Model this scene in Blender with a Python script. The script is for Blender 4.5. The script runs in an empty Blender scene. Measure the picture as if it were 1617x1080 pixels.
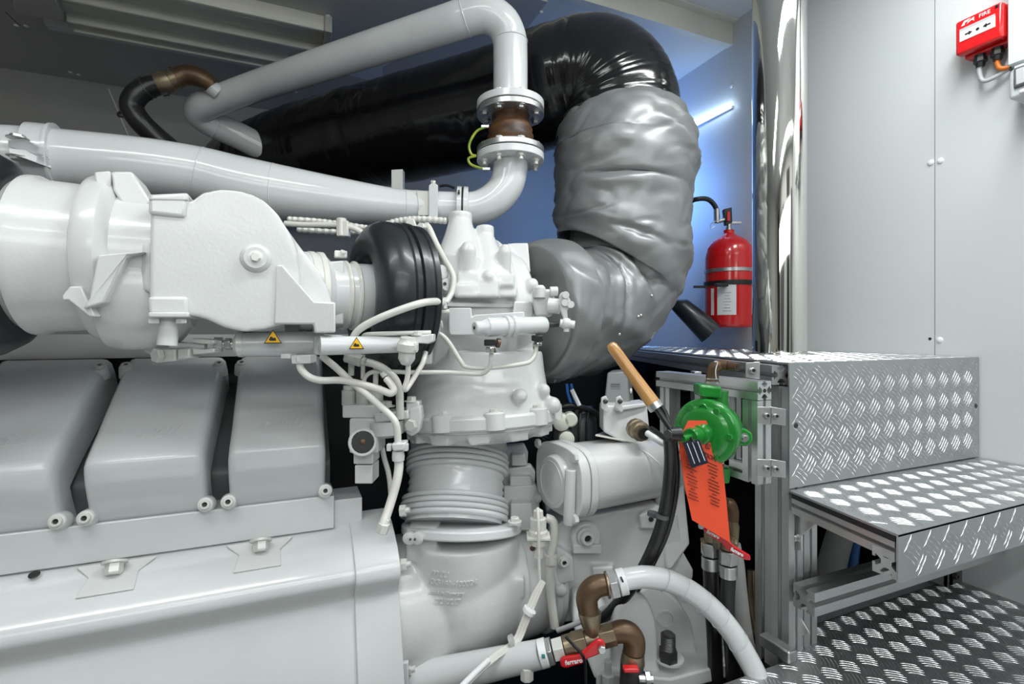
import bpy, bmesh, math, random
from math import sin, cos, pi, radians, sqrt, atan2
from mathutils import Vector, Matrix, noise
random.seed(7)
SC = bpy.context.scene
COL = SC.collection

# ------------------------------------------------------------------ camera
F, CX, CY, EYE = 800.0, 808.5, 528.0, 0.65      # focal length and principal point in px of 1617x1080, eye height
TH = radians(66.86)                              # engine axis (+X) lies this far right of the view axis
FWD = Vector((cos(TH), sin(TH), 0)); RGT = Vector((sin(TH), -cos(TH), 0)); UP = Vector((0, 0, 1))
EYEP = Vector((0, 0, EYE))
cam = bpy.data.cameras.new('camera'); camo = bpy.data.objects.new('camera', cam); COL.objects.link(camo)
cam.sensor_fit = 'HORIZONTAL'; cam.sensor_width = 36.0; cam.lens = 36.0*F/1617.0
cam.shift_y = -(540.0-CY)/1617.0; cam.clip_start = 0.02
camo.location = EYEP; camo.rotation_euler = (pi/2, 0, TH-pi/2)
SC.camera = camo
# ------------------------------------------------------------------ view, world, room lamps, added fill lights
SC.view_settings.view_transform = 'Standard'; SC.view_settings.look = 'None'
SC.view_settings.gamma = 1.0; SC.view_settings.use_curve_mapping = False
SC.view_settings.exposure = 0.18
w = bpy.data.worlds.new('world'); SC.world = w; w.use_nodes = True
w.node_tree.nodes['Background'].inputs[0].default_value = (0.8, 0.9, 1, 1)
w.node_tree.nodes['Background'].inputs[1].default_value = 0.03
def area(name, loc, rot, sx, sy, power, col=(1, 1, 1)):
    l = bpy.data.lights.new(name, 'AREA'); l.shape = 'RECTANGLE'; l.size = sx; l.size_y = sy; l.energy = power; l.color = col
    o = bpy.data.objects.new(name, l); COL.objects.link(o); o.location = loc; o.rotation_euler = rot
    return o
WHITE = (0.97, 1.0, 0.99)
area('ceiling_lamp_light', (1.0, 0.45, 1.87), (0, 0, 0), .9, 0.16, 13, WHITE)
area('ceiling_lamp_light', (-0.55, 0.25, 1.87), (0, 0, 0), 1.1, 0.16, 6.5, WHITE)
area('ceiling_lamp_light', (0.4, -0.85, 1.87), (0, 0, 0), 2.2, 0.16, 9, WHITE)
area('front_fill_light', (-0.1, -1.10, 1.35), (radians(78), 0, 0), 2.4, 0.35, 10.5, WHITE)  # added soft fill from behind the camera, no fixture there
area('blue_fill_light', (1.30, 1.92, 1.30), (0, radians(-90), radians(28)), .3, .3, 5.5, (.16, .38, 1.0))  # added hidden light that tints the rear wall blue, apart from the tube

# ------------------------------------------------------------------ from a pixel of the photograph to a point in the room
def ray(x, y): return FWD + RGT*((x-CX)/F) + UP*((CY-y)/F)
def P(x, y, d): return EYEP + ray(x, y)*d                        # at depth d along the view axis
def PX(x, y, X): r = ray(x, y); return EYEP + r*(X/r.x)
def PY(x, y, Y): r = ray(x, y); return EYEP + r*(Y/r.y)
def PZ(x, y, Z): r = ray(x, y); return EYEP + r*((Z-EYE)/r.z)
def dep(p): return (Vector(p)-EYEP).dot(FWD)
VX, VY, VZ = Vector((1, 0, 0)), Vector((0, 1, 0)), Vector((0, 0, 1))

# ------------------------------------------------------------------ mesh building
def frame(n, hint=None):
    n = Vector(n).normalized()
    h = Vector(hint) if hint is not None else (VZ if abs(n.z) < 0.9 else VX)
    u = (h - n*h.dot(n)); u = u.normalized() if u.length > 1e-6 else n.orthogonal().normalized()
    return n, u, n.cross(u)
def smooth_path(pts, k=6):
    """Catmull-Rom through tuples (Vector, r)."""
    if len(pts) < 3: return list(pts)
    out = []
    for i in range(len(pts)-1):
        p0 = pts[max(i-1, 0)]; p1 = pts[i]; p2 = pts[i+1]; p3 = pts[min(i+2, len(pts)-1)]
        for j in range(k):
            t = j/k; t2 = t*t; t3 = t2*t
            f = lambda a, b, c, d: 0.5*((2*b)+(c-a)*t+(2*a-5*b+4*c-d)*t2+(3*b-a-3*c+d)*t3)
            out.append((f(p0[0], p1[0], p2[0], p3[0]), f(p0[1], p1[1], p2[1], p3[1])))
    out.append(pts[-1]); return out
def round_path(pts, rad, k=5):
    """straight runs with rounded corners; pts Vectors."""
    out = [pts[0]]
    for i in range(1, len(pts)-1):
        a, b, c = pts[i-1], pts[i], pts[i+1]
        r = min(rad, (a-b).length*0.48, (c-b).length*0.48)
        s = b+(a-b).normalized()*r; e = b+(c-b).normalized()*r
        for j in range(k+1):
            t = j/k; out.append(s*(1-t)**2+b*2*t*(1-t)+e*t*t)
    out.append(pts[-1]); return out
class MB:
    def __init__(s): s.v = []; s.f = []
    def add(s, vs, fs):
        o = len(s.v); s.v += [Vector(v) for v in vs]; s.f += [[i+o for i in f] for f in fs]; return s
    def loft(s, rings, cap=True, closed=False):
        n = len(rings[0]); o = len(s.v)
        for r in rings: s.v += [Vector(p) for p in r]
        m = len(rings)
        for i in range(m if closed else m-1):
            a = o+i*n; b = o+((i+1) % m)*n
            for j in range(n):
                k = (j+1) % n; s.f.append([a+j, a+k, b+k, b+j])
        if cap and not closed:
            s.f.append([o+j for j in range(n)][::-1]); s.f.append([o+(m-1)*n+j for j in range(n)])
        return s
    def tube(s, pts, r=None, n=14, cap=True):
        """pts: Vectors (with r) or (Vector, r) tuples."""
        if r is not None: pts = [(p, r) for p in pts]
        rings = []; prev = None
        for i, (p, rr) in enumerate(pts):
            a = pts[max(i-1, 0)][0]; b = pts[min(i+1, len(pts)-1)][0]
            t = (b-a).normalized()
            if prev is None: _, u, _ = frame(t)
            else:
                u = prev - t*prev.dot(t); u = u.normalized()
            prev = u; vv = t.cross(u)
            rings.append([p+(u*cos(2*pi*j/n)+vv*sin(2*pi*j/n))*rr for j in range(n)])
        return s.loft(rings, cap)
    def lathe(s, prof, org, axis, n=32, cap=True, hint=None):
        """prof: [(t along axis, radius)]"""
        a, u, v = frame(axis, hint); org = Vector(org)
        return s.loft([[org+a*t+(u*cos(2*pi*j/n)+v*sin(2*pi*j/n))*max(r, 1e-4) for j in range(n)] for t, r in prof], cap)
    def box(s, c, h, u=VX, v=VY, w=None):
        """centre, half sizes, axes"""
        u = Vector(u).normalized(); v = Vector(v).normalized(); w = Vector(w).normalized() if w is not None else u.cross(v)
        c = Vector(c)
        vs = [c+u*(h[0]*a)+v*(h[1]*b)+w*(h[2]*e) for e in (-1, 1) for b in (-1, 1) for a in (-1, 1)]
        fs = [[0, 2, 3, 1], [4, 5, 7, 6], [0, 1, 5, 4], [2, 6, 7, 3], [0, 4, 6, 2], [1, 3, 7, 5]]
        return s.add(vs, fs)
    def bb(s, a, b):
        a = Vector(a); b = Vector(b); c = (a+b)/2; h = (b-a)/2
        return s.box(c, (abs(h.x), abs(h.y), abs(h.z)))
    def prism(s, poly, vec):
        poly = [Vector(p) for p in poly]; vec = Vector(vec); n = len(poly)
        vs = poly+[p+vec for p in poly]
        fs = [list(range(n)), list(range(2*n-1, n-1, -1))]+[[i, i+n, (i+1) % n+n, (i+1) % n] for i in range(n)]
        return s.add(vs, fs)
    def ball(s, c, r, n=14):
        pr = [(-r*cos(pi*i/n), r*sin(pi*i/n)) for i in range(n+1)]
        return s.lathe(pr, c, VZ, 2*n)
    def dome(s, c, nrm, r, h, n=14, k=5):
        return s.lathe([(h*sin(pi/2*i/k), r*cos(pi/2*i/k)) for i in range(k+1)], c, nrm, n)
    def torus(s, c, axis, R, r, n=28, m=10):
        a, u, v = frame(axis); c = Vector(c)
        rings = []
        for i in range(n):
            d = u*cos(2*pi*i/n)+v*sin(2*pi*i/n)
            rings.append([c+d*(R+r*cos(2*pi*j/m))+a*(r*sin(2*pi*j/m)) for j in range(m)])
        return s.loft(rings, closed=True)
    def mesh(s, name, org=Vector((0, 0, 0)), ang=38):
        me = bpy.data.meshes.new(name)
        me.from_pydata([tuple(p-org) for p in s.v], [], s.f)
        bm = bmesh.new(); bm.from_mesh(me); bmesh.ops.recalc_face_normals(bm, faces=bm.faces); bm.to_mesh(me); bm.free()
        me.polygons.foreach_set('use_smooth', [True]*len(me.polygons)); me.set_sharp_from_angle(angle=radians(ang))
        return me
OFF = {}
def thing(name, label, cat, loc, group=None):
    o = bpy.data.objects.new(name, None); COL.objects.link(o); o.location = loc; o.empty_display_size = .05
    o['label'] = label; o['category'] = cat
    if group: o['group'] = group
    OFF[o.name] = Vector(loc); return o
def mods(o, bevel=0, cast=None, seg=2):
    if cast:
        m = o.modifiers.new('remesh', 'REMESH'); m.mode = 'VOXEL'; m.voxel_size = cast[0]; m.use_smooth_shade = True
        if cast[1]:
            m = o.modifiers.new('smooth', 'SMOOTH'); m.factor = 0.5; m.iterations = cast[1]
    if bevel:
        m = o.modifiers.new('bevel', 'BEVEL'); m.width = bevel; m.segments = seg; m.limit_method = 'ANGLE'; m.angle_limit = radians(40)
        m.use_clamp_overlap = True
def part(name, mb, mat, parent, label=None, bevel=0, cast=None, kind=None, ang=38, seg=2):
    org = OFF[parent.name]
    o = bpy.data.objects.new(name, mb.mesh(name, org, ang)); COL.objects.link(o); o.parent = parent
    o.data.materials.append(mat); OFF[o.name] = org
    if label: o['label'] = label
    if kind: o['kind'] = kind
    mods(o, bevel, cast, seg); return o
def solo(name, mb, mat, label, cat, group=None, bevel=0, cast=None, kind=None, ang=38, seg=2):
    zs = min(v.z for v in mb.v); n = len(mb.v)
    org = Vector((sum(v.x for v in mb.v)/n, sum(v.y for v in mb.v)/n, zs))
    o = bpy.data.objects.new(name, mb.mesh(name, org, ang)); COL.objects.link(o); o.location = org
    o.data.materials.append(mat); OFF[o.name] = org; o['label'] = label; o['category'] = cat
    if group: o['group'] = group
    if kind: o['kind'] = kind
    mods(o, bevel, cast, seg); return o
def struct(name, mb, mat, parent=None, bevel=0, top=True):
    o = bpy.data.objects.new(name, mb.mesh(name)); COL.objects.link(o); o.data.materials.append(mat)
    OFF[o.name] = Vector((0, 0, 0))
    if parent: o.parent = parent
    else: o['kind'] = 'structure'
    mods(o, bevel); return o
# shared small hardware, built once along +Z with unit radius
def _unit(kind):
    m = MB()
    if kind == 'hex':
        m.lathe([(0, 1.45), (.18, 1.45), (.2, 1.3)], (0, 0, 0), VZ, 18); m.lathe([(.2, .98), (.85, .98), (1.0, .8)], (0, 0, 0), VZ, 6)
    elif kind == 'plainhex':
        m.lathe([(0, 1), (.75, 1), (.85, .85)], (0, 0, 0), VZ, 6)
    elif kind == 'socket':
        m.lathe([(0, 1.35), (.16, 1.35), (.18, 1.0), (.95, 1.0), (1.05, .88), (1.05, .52), (.55, .48), (.5, .1)], (0, 0, 0), VZ, 18)
    elif kind == 'dome':
        m.dome((0, 0, 0), VZ, 1, .55, 16, 5)
    elif kind == 'stud':
        m.lathe([(0, 1.5), (.15, 1.5), (.16, 1.0), (.8, 1.0), (.85, .62), (1.9, .62), (2.0, .5)], (0, 0, 0), VZ, 6)
    me = m.mesh(kind, ang=30)
    if kind == 'socket':
        for p in me.polygons:
            if p.center.z < .75 and Vector((p.center.x, p.center.y)).length < .52 and p.center.z > .05: p.material_index = 1  # hole faces coloured black for the shade inside the socket
    return me
UNIT = {}
def bolt(parent, pos, nrm, r, mat, kind='hex', name='bolt', spin=0.3, h=1.0):
    key = (kind, mat.name)
    if key not in UNIT:
        me = _unit(kind); me.materials.append(mat); me.materials.append(M['black']); UNIT[key] = me
    o = bpy.data.objects.new(name, UNIT[key]); COL.objects.link(o); o.parent = parent
    a, u, v = frame(nrm)
    R = Matrix((u, v, a)).transposed().to_4x4()
    o.matrix_local = Matrix.Translation(Vector(pos)-OFF[parent.name]) @ R @ Matrix.Rotation(spin, 4, 'Z') @ Matrix.Diagonal((r, r, r*h, 1))
    return o
def text_mb(s, size, org, right, up, depth=0.001, align='CENTER', font_shear=0, space=1.0, bold=0):
    cu = bpy.data.curves.new('txt', 'FONT'); cu.body = s; cu.size = size; cu.extrude = depth; cu.align_x = align; cu.align_y = 'CENTER'
    cu.shear = font_shear; cu.space_character = space; cu.resolution_u = 3; cu.offset = bold
    o = bpy.data.objects.new('txt', cu); COL.objects.link(o)
    dg = bpy.context.evaluated_depsgraph_get(); me = o.evaluated_get(dg).to_mesh()
    right = Vector(right).normalized(); up = Vector(up).normalized(); nn = right.cross(up)
    m = MB(); m.add([Vector(org)+right*v.co.x+up*v.co.y+nn*v.co.z for v in me.vertices], [list(p.vertices) for p in me.polygons])
    o.evaluated_get(dg).to_mesh_clear(); bpy.data.objects.remove(o); bpy.data.curves.remove(cu); return m
from mathutils.bvhtree import BVHTree
def bvh(*mbs):
    v, f = [], []
    for m in mbs:
        o = len(v); v += m.v; f += [[i+o for i in q] for q in m.f]
    return BVHTree.FromPolygons([tuple(p) for p in v], f)
def bvh_of(o):
    """tree of a finished part, modifiers included"""
    bpy.context.view_layer.update()
    ev = o.evaluated_get(bpy.context.evaluated_depsgraph_get()); me = ev.to_mesh(); org = OFF[o.name]
    t = BVHTree.FromPolygons([tuple(v.co+org) for v in me.vertices], [list(p.vertices) for p in me.polygons]); ev.to_mesh_clear(); return t
def hit(tree, x, y):
    r = ray(x, y); q = tree.ray_cast(EYEP, r.normalized())
    return (q[0], q[1] if q[1].dot(r) < 0 else -q[1]) if q[0] is not None else (P(x, y, 1.1), -r.normalized())
def conform(m, tree, nn, plane):
    """lay flat lettering on a curved surface"""
    for i, v in enumerate(m.v):
        h = (v-plane).dot(nn); q = tree.ray_cast(v+nn*.08, -nn)
        if q[0] is not None: m.v[i] = q[0]+nn*h
    return m
def tpx(pts, k=6):
    """[(x, y, depth, radius px)] -> smooth path"""
    return smooth_path([(P(x, y, d), r*d/F) for x, y, d, r in pts], k)
def rpx(pts, rad, k=5):
    return round_path([P(*p) for p in pts], rad, k)

# ------------------------------------------------------------------ materials
def mat(name, col, rough=.4, metal=0, bump=0, bscale=60, var=0, vscale=8, coat=0, vcol=None, stretch=None, spec=.5, detail=3, aniso=0, rvar=0):
    m = bpy.data.materials.new(name); m.use_nodes = True; nt = m.node_tree; b = nt.nodes['Principled BSDF']
    b.inputs['Base Color'].default_value = (*col, 1); b.inputs['Roughness'].default_value = rough; b.inputs['Metallic'].default_value = metal
    b.inputs['Specular IOR Level'].default_value = spec; b.inputs['Coat Weight'].default_value = coat; b.inputs['Coat Roughness'].default_value = .08
    tc = nt.nodes.new('ShaderNodeTexCoord'); mp = nt.nodes.new('ShaderNodeMapping'); nt.links.new(tc.outputs['Object'], mp.inputs[0])
    if stretch: mp.inputs['Scale'].default_value = stretch
    if var or rvar:
        n = nt.nodes.new('ShaderNodeTexNoise'); n.inputs['Scale'].default_value = vscale; n.inputs['Detail'].default_value = 5
        nt.links.new(mp.outputs[0], n.inputs['Vector'])
    if var:
        r = nt.nodes.new('ShaderNodeValToRGB'); r.color_ramp.elements[0].position = .35; r.color_ramp.elements[1].position = .7
        vc = vcol or tuple(c*(1-var) for c in col)
        r.color_ramp.elements[0].color = (*vc, 1); r.color_ramp.elements[1].color = (*col, 1)
        nt.links.new(n.outputs[0], r.inputs[0]); nt.links.new(r.outputs[0], b.inputs['Base Color'])
    if rvar:
        q = nt.nodes.new('ShaderNodeMapRange'); q.inputs[3].default_value = rough-rvar; q.inputs[4].default_value = rough+rvar
        nt.links.new(n.outputs[0], q.inputs[0]); nt.links.new(q.outputs[0], b.inputs['Roughness'])
    if bump:
        n2 = nt.nodes.new('ShaderNodeTexNoise'); n2.inputs['Scale'].default_value = bscale; n2.inputs['Detail'].default_value = detail
        nt.links.new(mp.outputs[0], n2.inputs['Vector'])
        bp = nt.nodes.new('ShaderNodeBump'); bp.inputs['Strength'].default_value = bump; bp.inputs['Distance'].default_value = .004
        nt.links.new(n2.outputs[0], bp.inputs['Height']); nt.links.new(bp.outputs[0], b.inputs['Normal'])
    return m
def emit(name, col, s):
    m = bpy.data.materials.new(name); m.use_nodes = True; b = m.node_tree.nodes['Principled BSDF']
    b.inputs['Base Color'].default_value = (*col, 1); b.inputs['Emission Color'].default_value = (*col, 1); b.inputs['Emission Strength'].default_value = s
    return m
M = dict(
    white=mat('gloss_white_paint', (.69, .71, .715), .2, bump=.06, bscale=45, coat=.3, var=.07, vscale=5),
    cast=mat('cast_white_paint', (.69, .70, .695), .25, bump=.07, bscale=170, coat=.25, var=.06, vscale=7),
    cream=mat('pale_cream_paint', (.74, .73, .68), .3, bump=.08, bscale=60, coat=.2, var=.12, vscale=8),
    hardware=mat('painted_hardware', (.70, .70, .67), .32, metal=.15, bump=.06),
    steel=mat('zinc_steel', (.62, .63, .63), .3, metal=.9, var=.2, vscale=30),
    darksteel=mat('dark_steel', (.09, .09, .09), .4, metal=.6, bump=.1),
    chrome=mat('polished_stainless', (.80, .79, .75), .045, metal=1, bump=.26, bscale=5.0, stretch=(5.5, 5.5, .30), detail=2),
    alu=mat('anodised_aluminium', (.70, .71, .71), .34, metal=.85, bump=.03, bscale=90, stretch=(1, 1, 1), var=.08, vscale=12),
    plate=mat('tread_plate_aluminium', (.50, .515, .52), .36, metal=.85, var=.10, vscale=14, rvar=.07),
    bars=mat('tread_bar_aluminium', (.74, .75, .76), .24, metal=.85),
    rubber=mat('black_rubber', (.014, .017, .021), .34, bump=.05, bscale=25, coat=.1),
    hose=mat('black_hose_rubber', (.016, .016, .017), .3, bump=.08, bscale=120),
    foil=mat('black_duct_wrap', (.006, .006, .007), .16, bump=.16, bscale=22, stretch=(1, 1, 2.2), coat=.2, detail=3, spec=.42),
    fabric=mat('silver_heat_fabric', (.25, .26, .262), .40, metal=.4, bump=.16, bscale=10, detail=6, var=.08, vscale=4),
    red=mat('red_paint', (.66, .010, .012), .22, coat=.5),
    redplastic=mat('red_plastic', (.62, .014, .02), .28, bump=.03, coat=.2),
    green=mat('green_paint', (.015, .235, .03), .22, bump=.1, bscale=50, coat=.4, var=.15, vscale=20),
    brass=mat('aged_brass', (.36, .285, .19), .36, metal=.75, var=.4, vscale=20, bump=.08),
    bronze=mat('dark_bronze', (.17, .105, .06), .42, metal=.55, var=.35, vscale=18, bump=.12),
    wood=mat('varnished_wood', (.56, .30, .095), .3, var=.3, vscale=14, stretch=(3, 3, .4), coat=.4, vcol=(.42, .20, .055)),
    tag=mat('orange_tag_plastic', (.82, .085, .03), .42, var=.12, vscale=9),
    ink=mat('black_ink', (.06, .015, .012), .6),
    black=mat('black_plastic', (.013, .013, .014), .38, bump=.05),
    backwall=mat('beige_grey_wall', (.36, .36, .335), .5, var=.06, vscale=3),
    wall=mat('light_grey_panel', (.62, .65, .655), .38, bump=.02, bscale=30, var=.03, vscale=3),
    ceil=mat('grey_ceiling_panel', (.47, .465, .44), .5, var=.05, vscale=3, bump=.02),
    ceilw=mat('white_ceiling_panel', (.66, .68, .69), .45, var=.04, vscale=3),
    trimgrey=mat('beige_grey_metal', (.70, .70, .62), .4, var=.08, vscale=6, bump=.02),
    dark=mat('bilge_and_shade_paint', (.018, .019, .021), .6, bump=.2, bscale=20),
    darkgrey=mat('dark_and_shade_grey', (.11, .115, .12), .45, bump=.1),
    greybox=mat('grey_hood_paint', (.17, .18, .185), .4, bump=.05),
    label=mat('white_label', (.80, .81, .82), .4),
    yellow=mat('warning_yellow', (.90, .50, .01), .35),
    bluep=mat('blue_hose_plastic', (.02, .13, .42), .4),
    orange=mat('orange_cable', (.72, .17, .01), .45),
    greycable=mat('grey_cable', (.45, .46, .47), .4),
    lagging=mat('grey_lagging', (.42, .42, .40), .7, bump=.3, bscale=30, var=.2),
    earth=mat('earth_wire', (.50, .47, .05), .4, var=.6, vscale=30, vcol=(.12, .26, .03)),
    rubberbrown=mat('brown_rubber', (.17, .07, .02), .45, var=.85, vscale=11, stretch=(1, 1, 3), vcol=(.02, .012, .008), bump=.1),
    glass=mat('grey_window_plastic', (.55, .58, .60), .12, coat=.5),
    lamp=emit('lamp_diffuser', (.97, 1, 1), 6),
    bluelamp=emit('blue_white_led', (.62, .80, 1.0), 9),
)
# ================================================================== the room
WX, WB, ZC, ZR = 1.612, 2.85, 1.90, 1.815       # right wall, back wall, ceiling near, ceiling rear
struct('floor', MB().bb((-2.2, -1.2, -.62), (WX+.1, WB+.1, -.6)), M['dark'])
struct('wall_back', MB().bb((-2.2, WB, -.6), (WX+.1, WB+.05, 2.0)), M['backwall'])
struct('wall_left', MB().bb((-2.25, -1.2, -.6), (-2.2, WB, 2.0)), M['ceil'])
struct('wall_front', MB().bb((-2.2, -1.25, -.6), (WX+.1, -1.2, 2.0)), M['ceil'])
for i, (xa, xb, mm) in enumerate(((1.15, 1.45, 'darkgrey'), (.45, .95, 'dark'), (-.9, -.1, 'darkgrey'), (-2.0, -1.3, 'dark'))):  # unseen dark panels, added to give the chrome column dark reflections
    struct('unseen_dark_panel_%d' % (i+1), MB().bb((xa, -1.2, 0), (xb, -1.17, 1.75 if i % 2 else 1.6)), M[mm])
wr = struct('wall_right', MB().bb((WX+.006, -1.2, -.6), (WX+.06, WB, 2.0)), M['wall'])
seam = PX(1476, 300, WX).y
for a, b in ((-1.2, seam-.0012), (seam+.0012, WB)):
    struct('wall_panel', MB().bb((WX, a, -.6), (WX+.008, b, 2.0)), M['wall'], wr)
def capat(x, y): bolt(wr, PX(x, y, WX), (-1, 0, 0), .0085, M['label'], 'dome', 'screw_cap')
for q in ((1470, 257), (1485, 254), (1484, 537), (1155, 136)): capat(*q)
struct('screw_hole', MB().lathe([(0, .004), (.0006, .004)], PX(1468.5, 535, WX), (-1, 0, 0), 12), M['black'], wr)
# ceiling: higher in front of the beam, lower behind it, a darker sheet over the engine
yb = PX(1157, 66, WX).y
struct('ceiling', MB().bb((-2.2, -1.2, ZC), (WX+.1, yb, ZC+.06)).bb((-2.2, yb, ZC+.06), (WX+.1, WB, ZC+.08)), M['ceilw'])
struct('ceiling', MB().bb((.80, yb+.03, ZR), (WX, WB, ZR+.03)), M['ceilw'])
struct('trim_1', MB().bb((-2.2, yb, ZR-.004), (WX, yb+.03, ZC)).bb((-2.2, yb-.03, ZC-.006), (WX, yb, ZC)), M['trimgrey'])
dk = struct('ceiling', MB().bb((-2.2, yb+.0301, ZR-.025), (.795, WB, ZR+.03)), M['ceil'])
def ceilcap(x, y): bolt(dk, PZ(x, y, ZR-.025), (0, 0, -1), .008, M['label'], 'dome', 'screw_cap')
for q in ((518, 25), (854, 19), (468, 145), (57, 24), (41, 41), (26, 40), (111, 114), (124, 118)): ceilcap(*q)
struct('ceiling_seam', MB().prism([PZ(8, 19, ZR-.0255), PZ(9.5, 19, ZR-.0255), PZ(33, 41, ZR-.0255), PZ(31.5, 41, ZR-.0255)], (0, 0, -.0005)), M['darkgrey'], dk)
# back wall joints and a plug
wbk = bpy.data.objects['wall_back']
for x0, y0, x1, y1 in ((170, 140, 205, 222), (200, 142, 228, 222)):
    a, b = PY(x0, y0, WB-.001), PY(x1, y1, WB-.001)
    struct('wall_joint', MB().prism([a, a+VX*.006, b+VX*.006, b], (0, -.002, 0)), M['trimgrey'], wbk)
bolt(wbk, PY(191, 181, WB), (0, -1, 0), .016, M['darksteel'], 'dome', 'plug')
# cabinet corner beside the wall (right edge of the frame) with its wire box below
ce = PX(1591, 60, WX-.05)
cab = thing('wall_cabinet', 'flat white cabinet edge cut off by the right frame, beside the red call point', 'cabinet', (WX, ce.y-.15, 1.2))
part('cabinet_body', MB().bb((WX-.05, ce.y-.5, PX(1591, 104, WX-.05).z), (WX, ce.y, 1.89)), M['wall'], cab, bevel=.002)
jb0 = PX(1591, 104, WX-.075)
jb = thing('control_box', 'small grey wall box with framed clear window, under the white cabinet at right edge', 'box', (WX, jb0.y, 1.2))
jt, jbm = PX(1592, 107, WX-.08), PX(1592, 159, WX-.08)
yj = jt.y
part('enclosure', MB().bb((WX-.08, yj-.16, jbm.z), (WX, yj, jt.z)), M['wall'], jb, bevel=.008, seg=3)
wf_ = part('window_frame', MB().bb((WX-.086, yj-.14, jbm.z+.022), (WX-.078, yj-.011, jt.z-.008)), M['darkgrey'], jb, bevel=.003)
part('window', MB().bb((WX-.088, yj-.135, jbm.z+.027), (WX-.084, yj-.016, jt.z-.013)), M['glass'], wf_, bevel=.002)
part('button', MB().bb((WX-.084, yj-.06, jbm.z+.006), (WX-.078, yj-.02, jbm.z+.016)), M['label'], jb, bevel=.003)
bolt(jb, (WX-.08, yj-.006, jt.z-.004), (-1, 0, 0), .004, M['darksteel'], 'socket', 'screw')

# ceiling gear, upper left: a ribbed cable tray and the box at its end
zt = ZR-.028
def tr(x, y, z=zt): return PZ(x, y, z)
tray = thing('cable_tray', 'long beige ribbed metal cable tray under the ceiling, upper left', 'cable tray', tr(300, 60))
ya, ybk = tr(300, 87, zt-.05).y, tr(300, 2, zt-.05).y
y0, y1 = min(ya, ybk), max(ya, ybk)
x0t, x1t = PZ(100, 28, zt-.05).x, PZ(512, 55, zt-.05).x
part('base', MB().bb((x0t, y0, zt-.02), (x1t, y1, zt+.003)), M['trimgrey'], tray)
wid = (y1-y0)
for f, wd, h in ((.02, .05, .05), (.20, .13, .035), (.42, .04, .05), (.58, .13, .035), (.80, .04, .05), (.97, .04, .05)):
    part('rib', MB().bb((x0t, y0+wid*(f-wd/2), zt-h), (x1t, y0+wid*(f+wd/2), zt)), M['trimgrey'], tray, bevel=.004)
part('end_plate', MB().bb((x1t, y0-.01, zt-.055), (x1t+.025, y1+.01, zt+.003)), M['ceil'], tray, bevel=.002)
part('edge_strip', MB().bb((x0t-.1, y1+.03, zt-.018), (x1t, y1+.075, zt+.003)), M['ceilw'], tray, bevel=.002)
bolt(tray, (x1t+.012, (y0+y1)/2, zt-.055), (0, 0, -1), .006, M['darksteel'], 'dome', 'screw')
bx = MB().prism([tr(20, 0, zt-.06), tr(84, -12, zt-.06), tr(101, 34, zt-.06), tr(24, 22, zt-.06)], (0, 0, .064))
solo('ceiling_box', bx, M['ceil'], 'dark grey box at the left end of the ceiling cable tray', 'box', bevel=.004)
mp = MB().prism([tr(545, 118, zt), tr(640, 88, zt), tr(604, 106, zt-.001), tr(604, 131, zt), tr(600, 131, zt)], (0, 0, .03))
solo('ceiling_plate', mp, M['ceilw'], 'small pale ceiling plate seen between upper white pipe and black duct', 'plate', bevel=.002)

# ceiling lamps (behind and above the photographer, seen as reflections)
for c, hx, hy in (((1.0, 0.45), .5, .1), ((-.55, .25), .62, .1), ((.4, -.85), 1.15, .1)):
    f = thing('ceiling_lamp', {1.0: 'white ceiling strip lamp above the aluminium step', -.55: 'white ceiling strip lamp above the white air housing', .4: 'long white ceiling strip lamp over the walkway behind the viewpoint'}[c[0]], 'lamp', (c[0], c[1], ZC), 'ceiling strip lamps')
    part('housing', MB().bb((c[0]-hx, c[1]-hy, ZC-.018), (c[0]+hx, c[1]+hy, ZC)), M['label'], f)
    part('diffuser', MB().bb((c[0]-hx+.03, c[1]-hy+.03, ZC-.021), (c[0]+hx-.03, c[1]+hy-.03, ZC-.017)), M['lamp'], f)
# blue-white tube lamp on the right wall behind the exhaust
a, b = PX(1070, 206, WX-.02), PX(1152, 166, WX-.02)
tl = thing('tube_lamp', 'glowing blue-white tube lamp on the wall behind the silver insulated exhaust', 'lamp', (a+b)/2)
part('tube', MB().tube([a, b], .010, 12), M['bluelamp'], tl)
part('holder', MB().bb((WX-.011, b.y, b.z-.01), (WX, a.y, b.z+.002)), M['label'], tl)

# ------------------------------------------------------------------ tread plate
def tread(mb, inside, org, u, v, nrm, lu, lv, s=.0525, L=.037, gap=.0072, wd=.0017, h=.0010, nb=5):
    u = Vector(u).normalized(); v = Vector(v).normalized(); nrm = Vector(nrm)
    for kind in (0, 1):
        off = 0 if kind == 0 else .5
        i = -1
        while i*s < lu+s:
            j = -1
            while j*s < lv+s:
                cu, cv = (i+off)*s, (j+off)*s
                c45 = .7071
                d = (u*.62+v*.785) if kind == 0 else (u*.785-v*.62)      # bar direction
                e = (u*.785-v*.62) if kind == 0 else (u*.62+v*.785)
                for k in range(nb):
                    t = (k-(nb-1)/2)*gap
                    LL = L*(1-.10*abs(k-(nb-1)/2))
                    c = org+u*cu+v*cv+e*t
                    if inside(c, d*(LL/2)):
                        A, B = c-d*(LL/2), c+d*(LL/2); bow = e*.0022
                        S1, S2 = c+bow+e*wd/2, c+bow-e*wd/2
                        T1, T2 = c+bow*.7-d*(LL*.27)+nrm*h, c+bow*.7+d*(LL*.27)+nrm*h
                        mb.add([A, S1, B, S2, T1, T2], [[0, 1, 4], [1, 5, 4], [1, 2, 5], [2, 3, 5], [3, 4, 5], [3, 0, 4]])
                j += 1
            i += 1
    return mb
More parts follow.
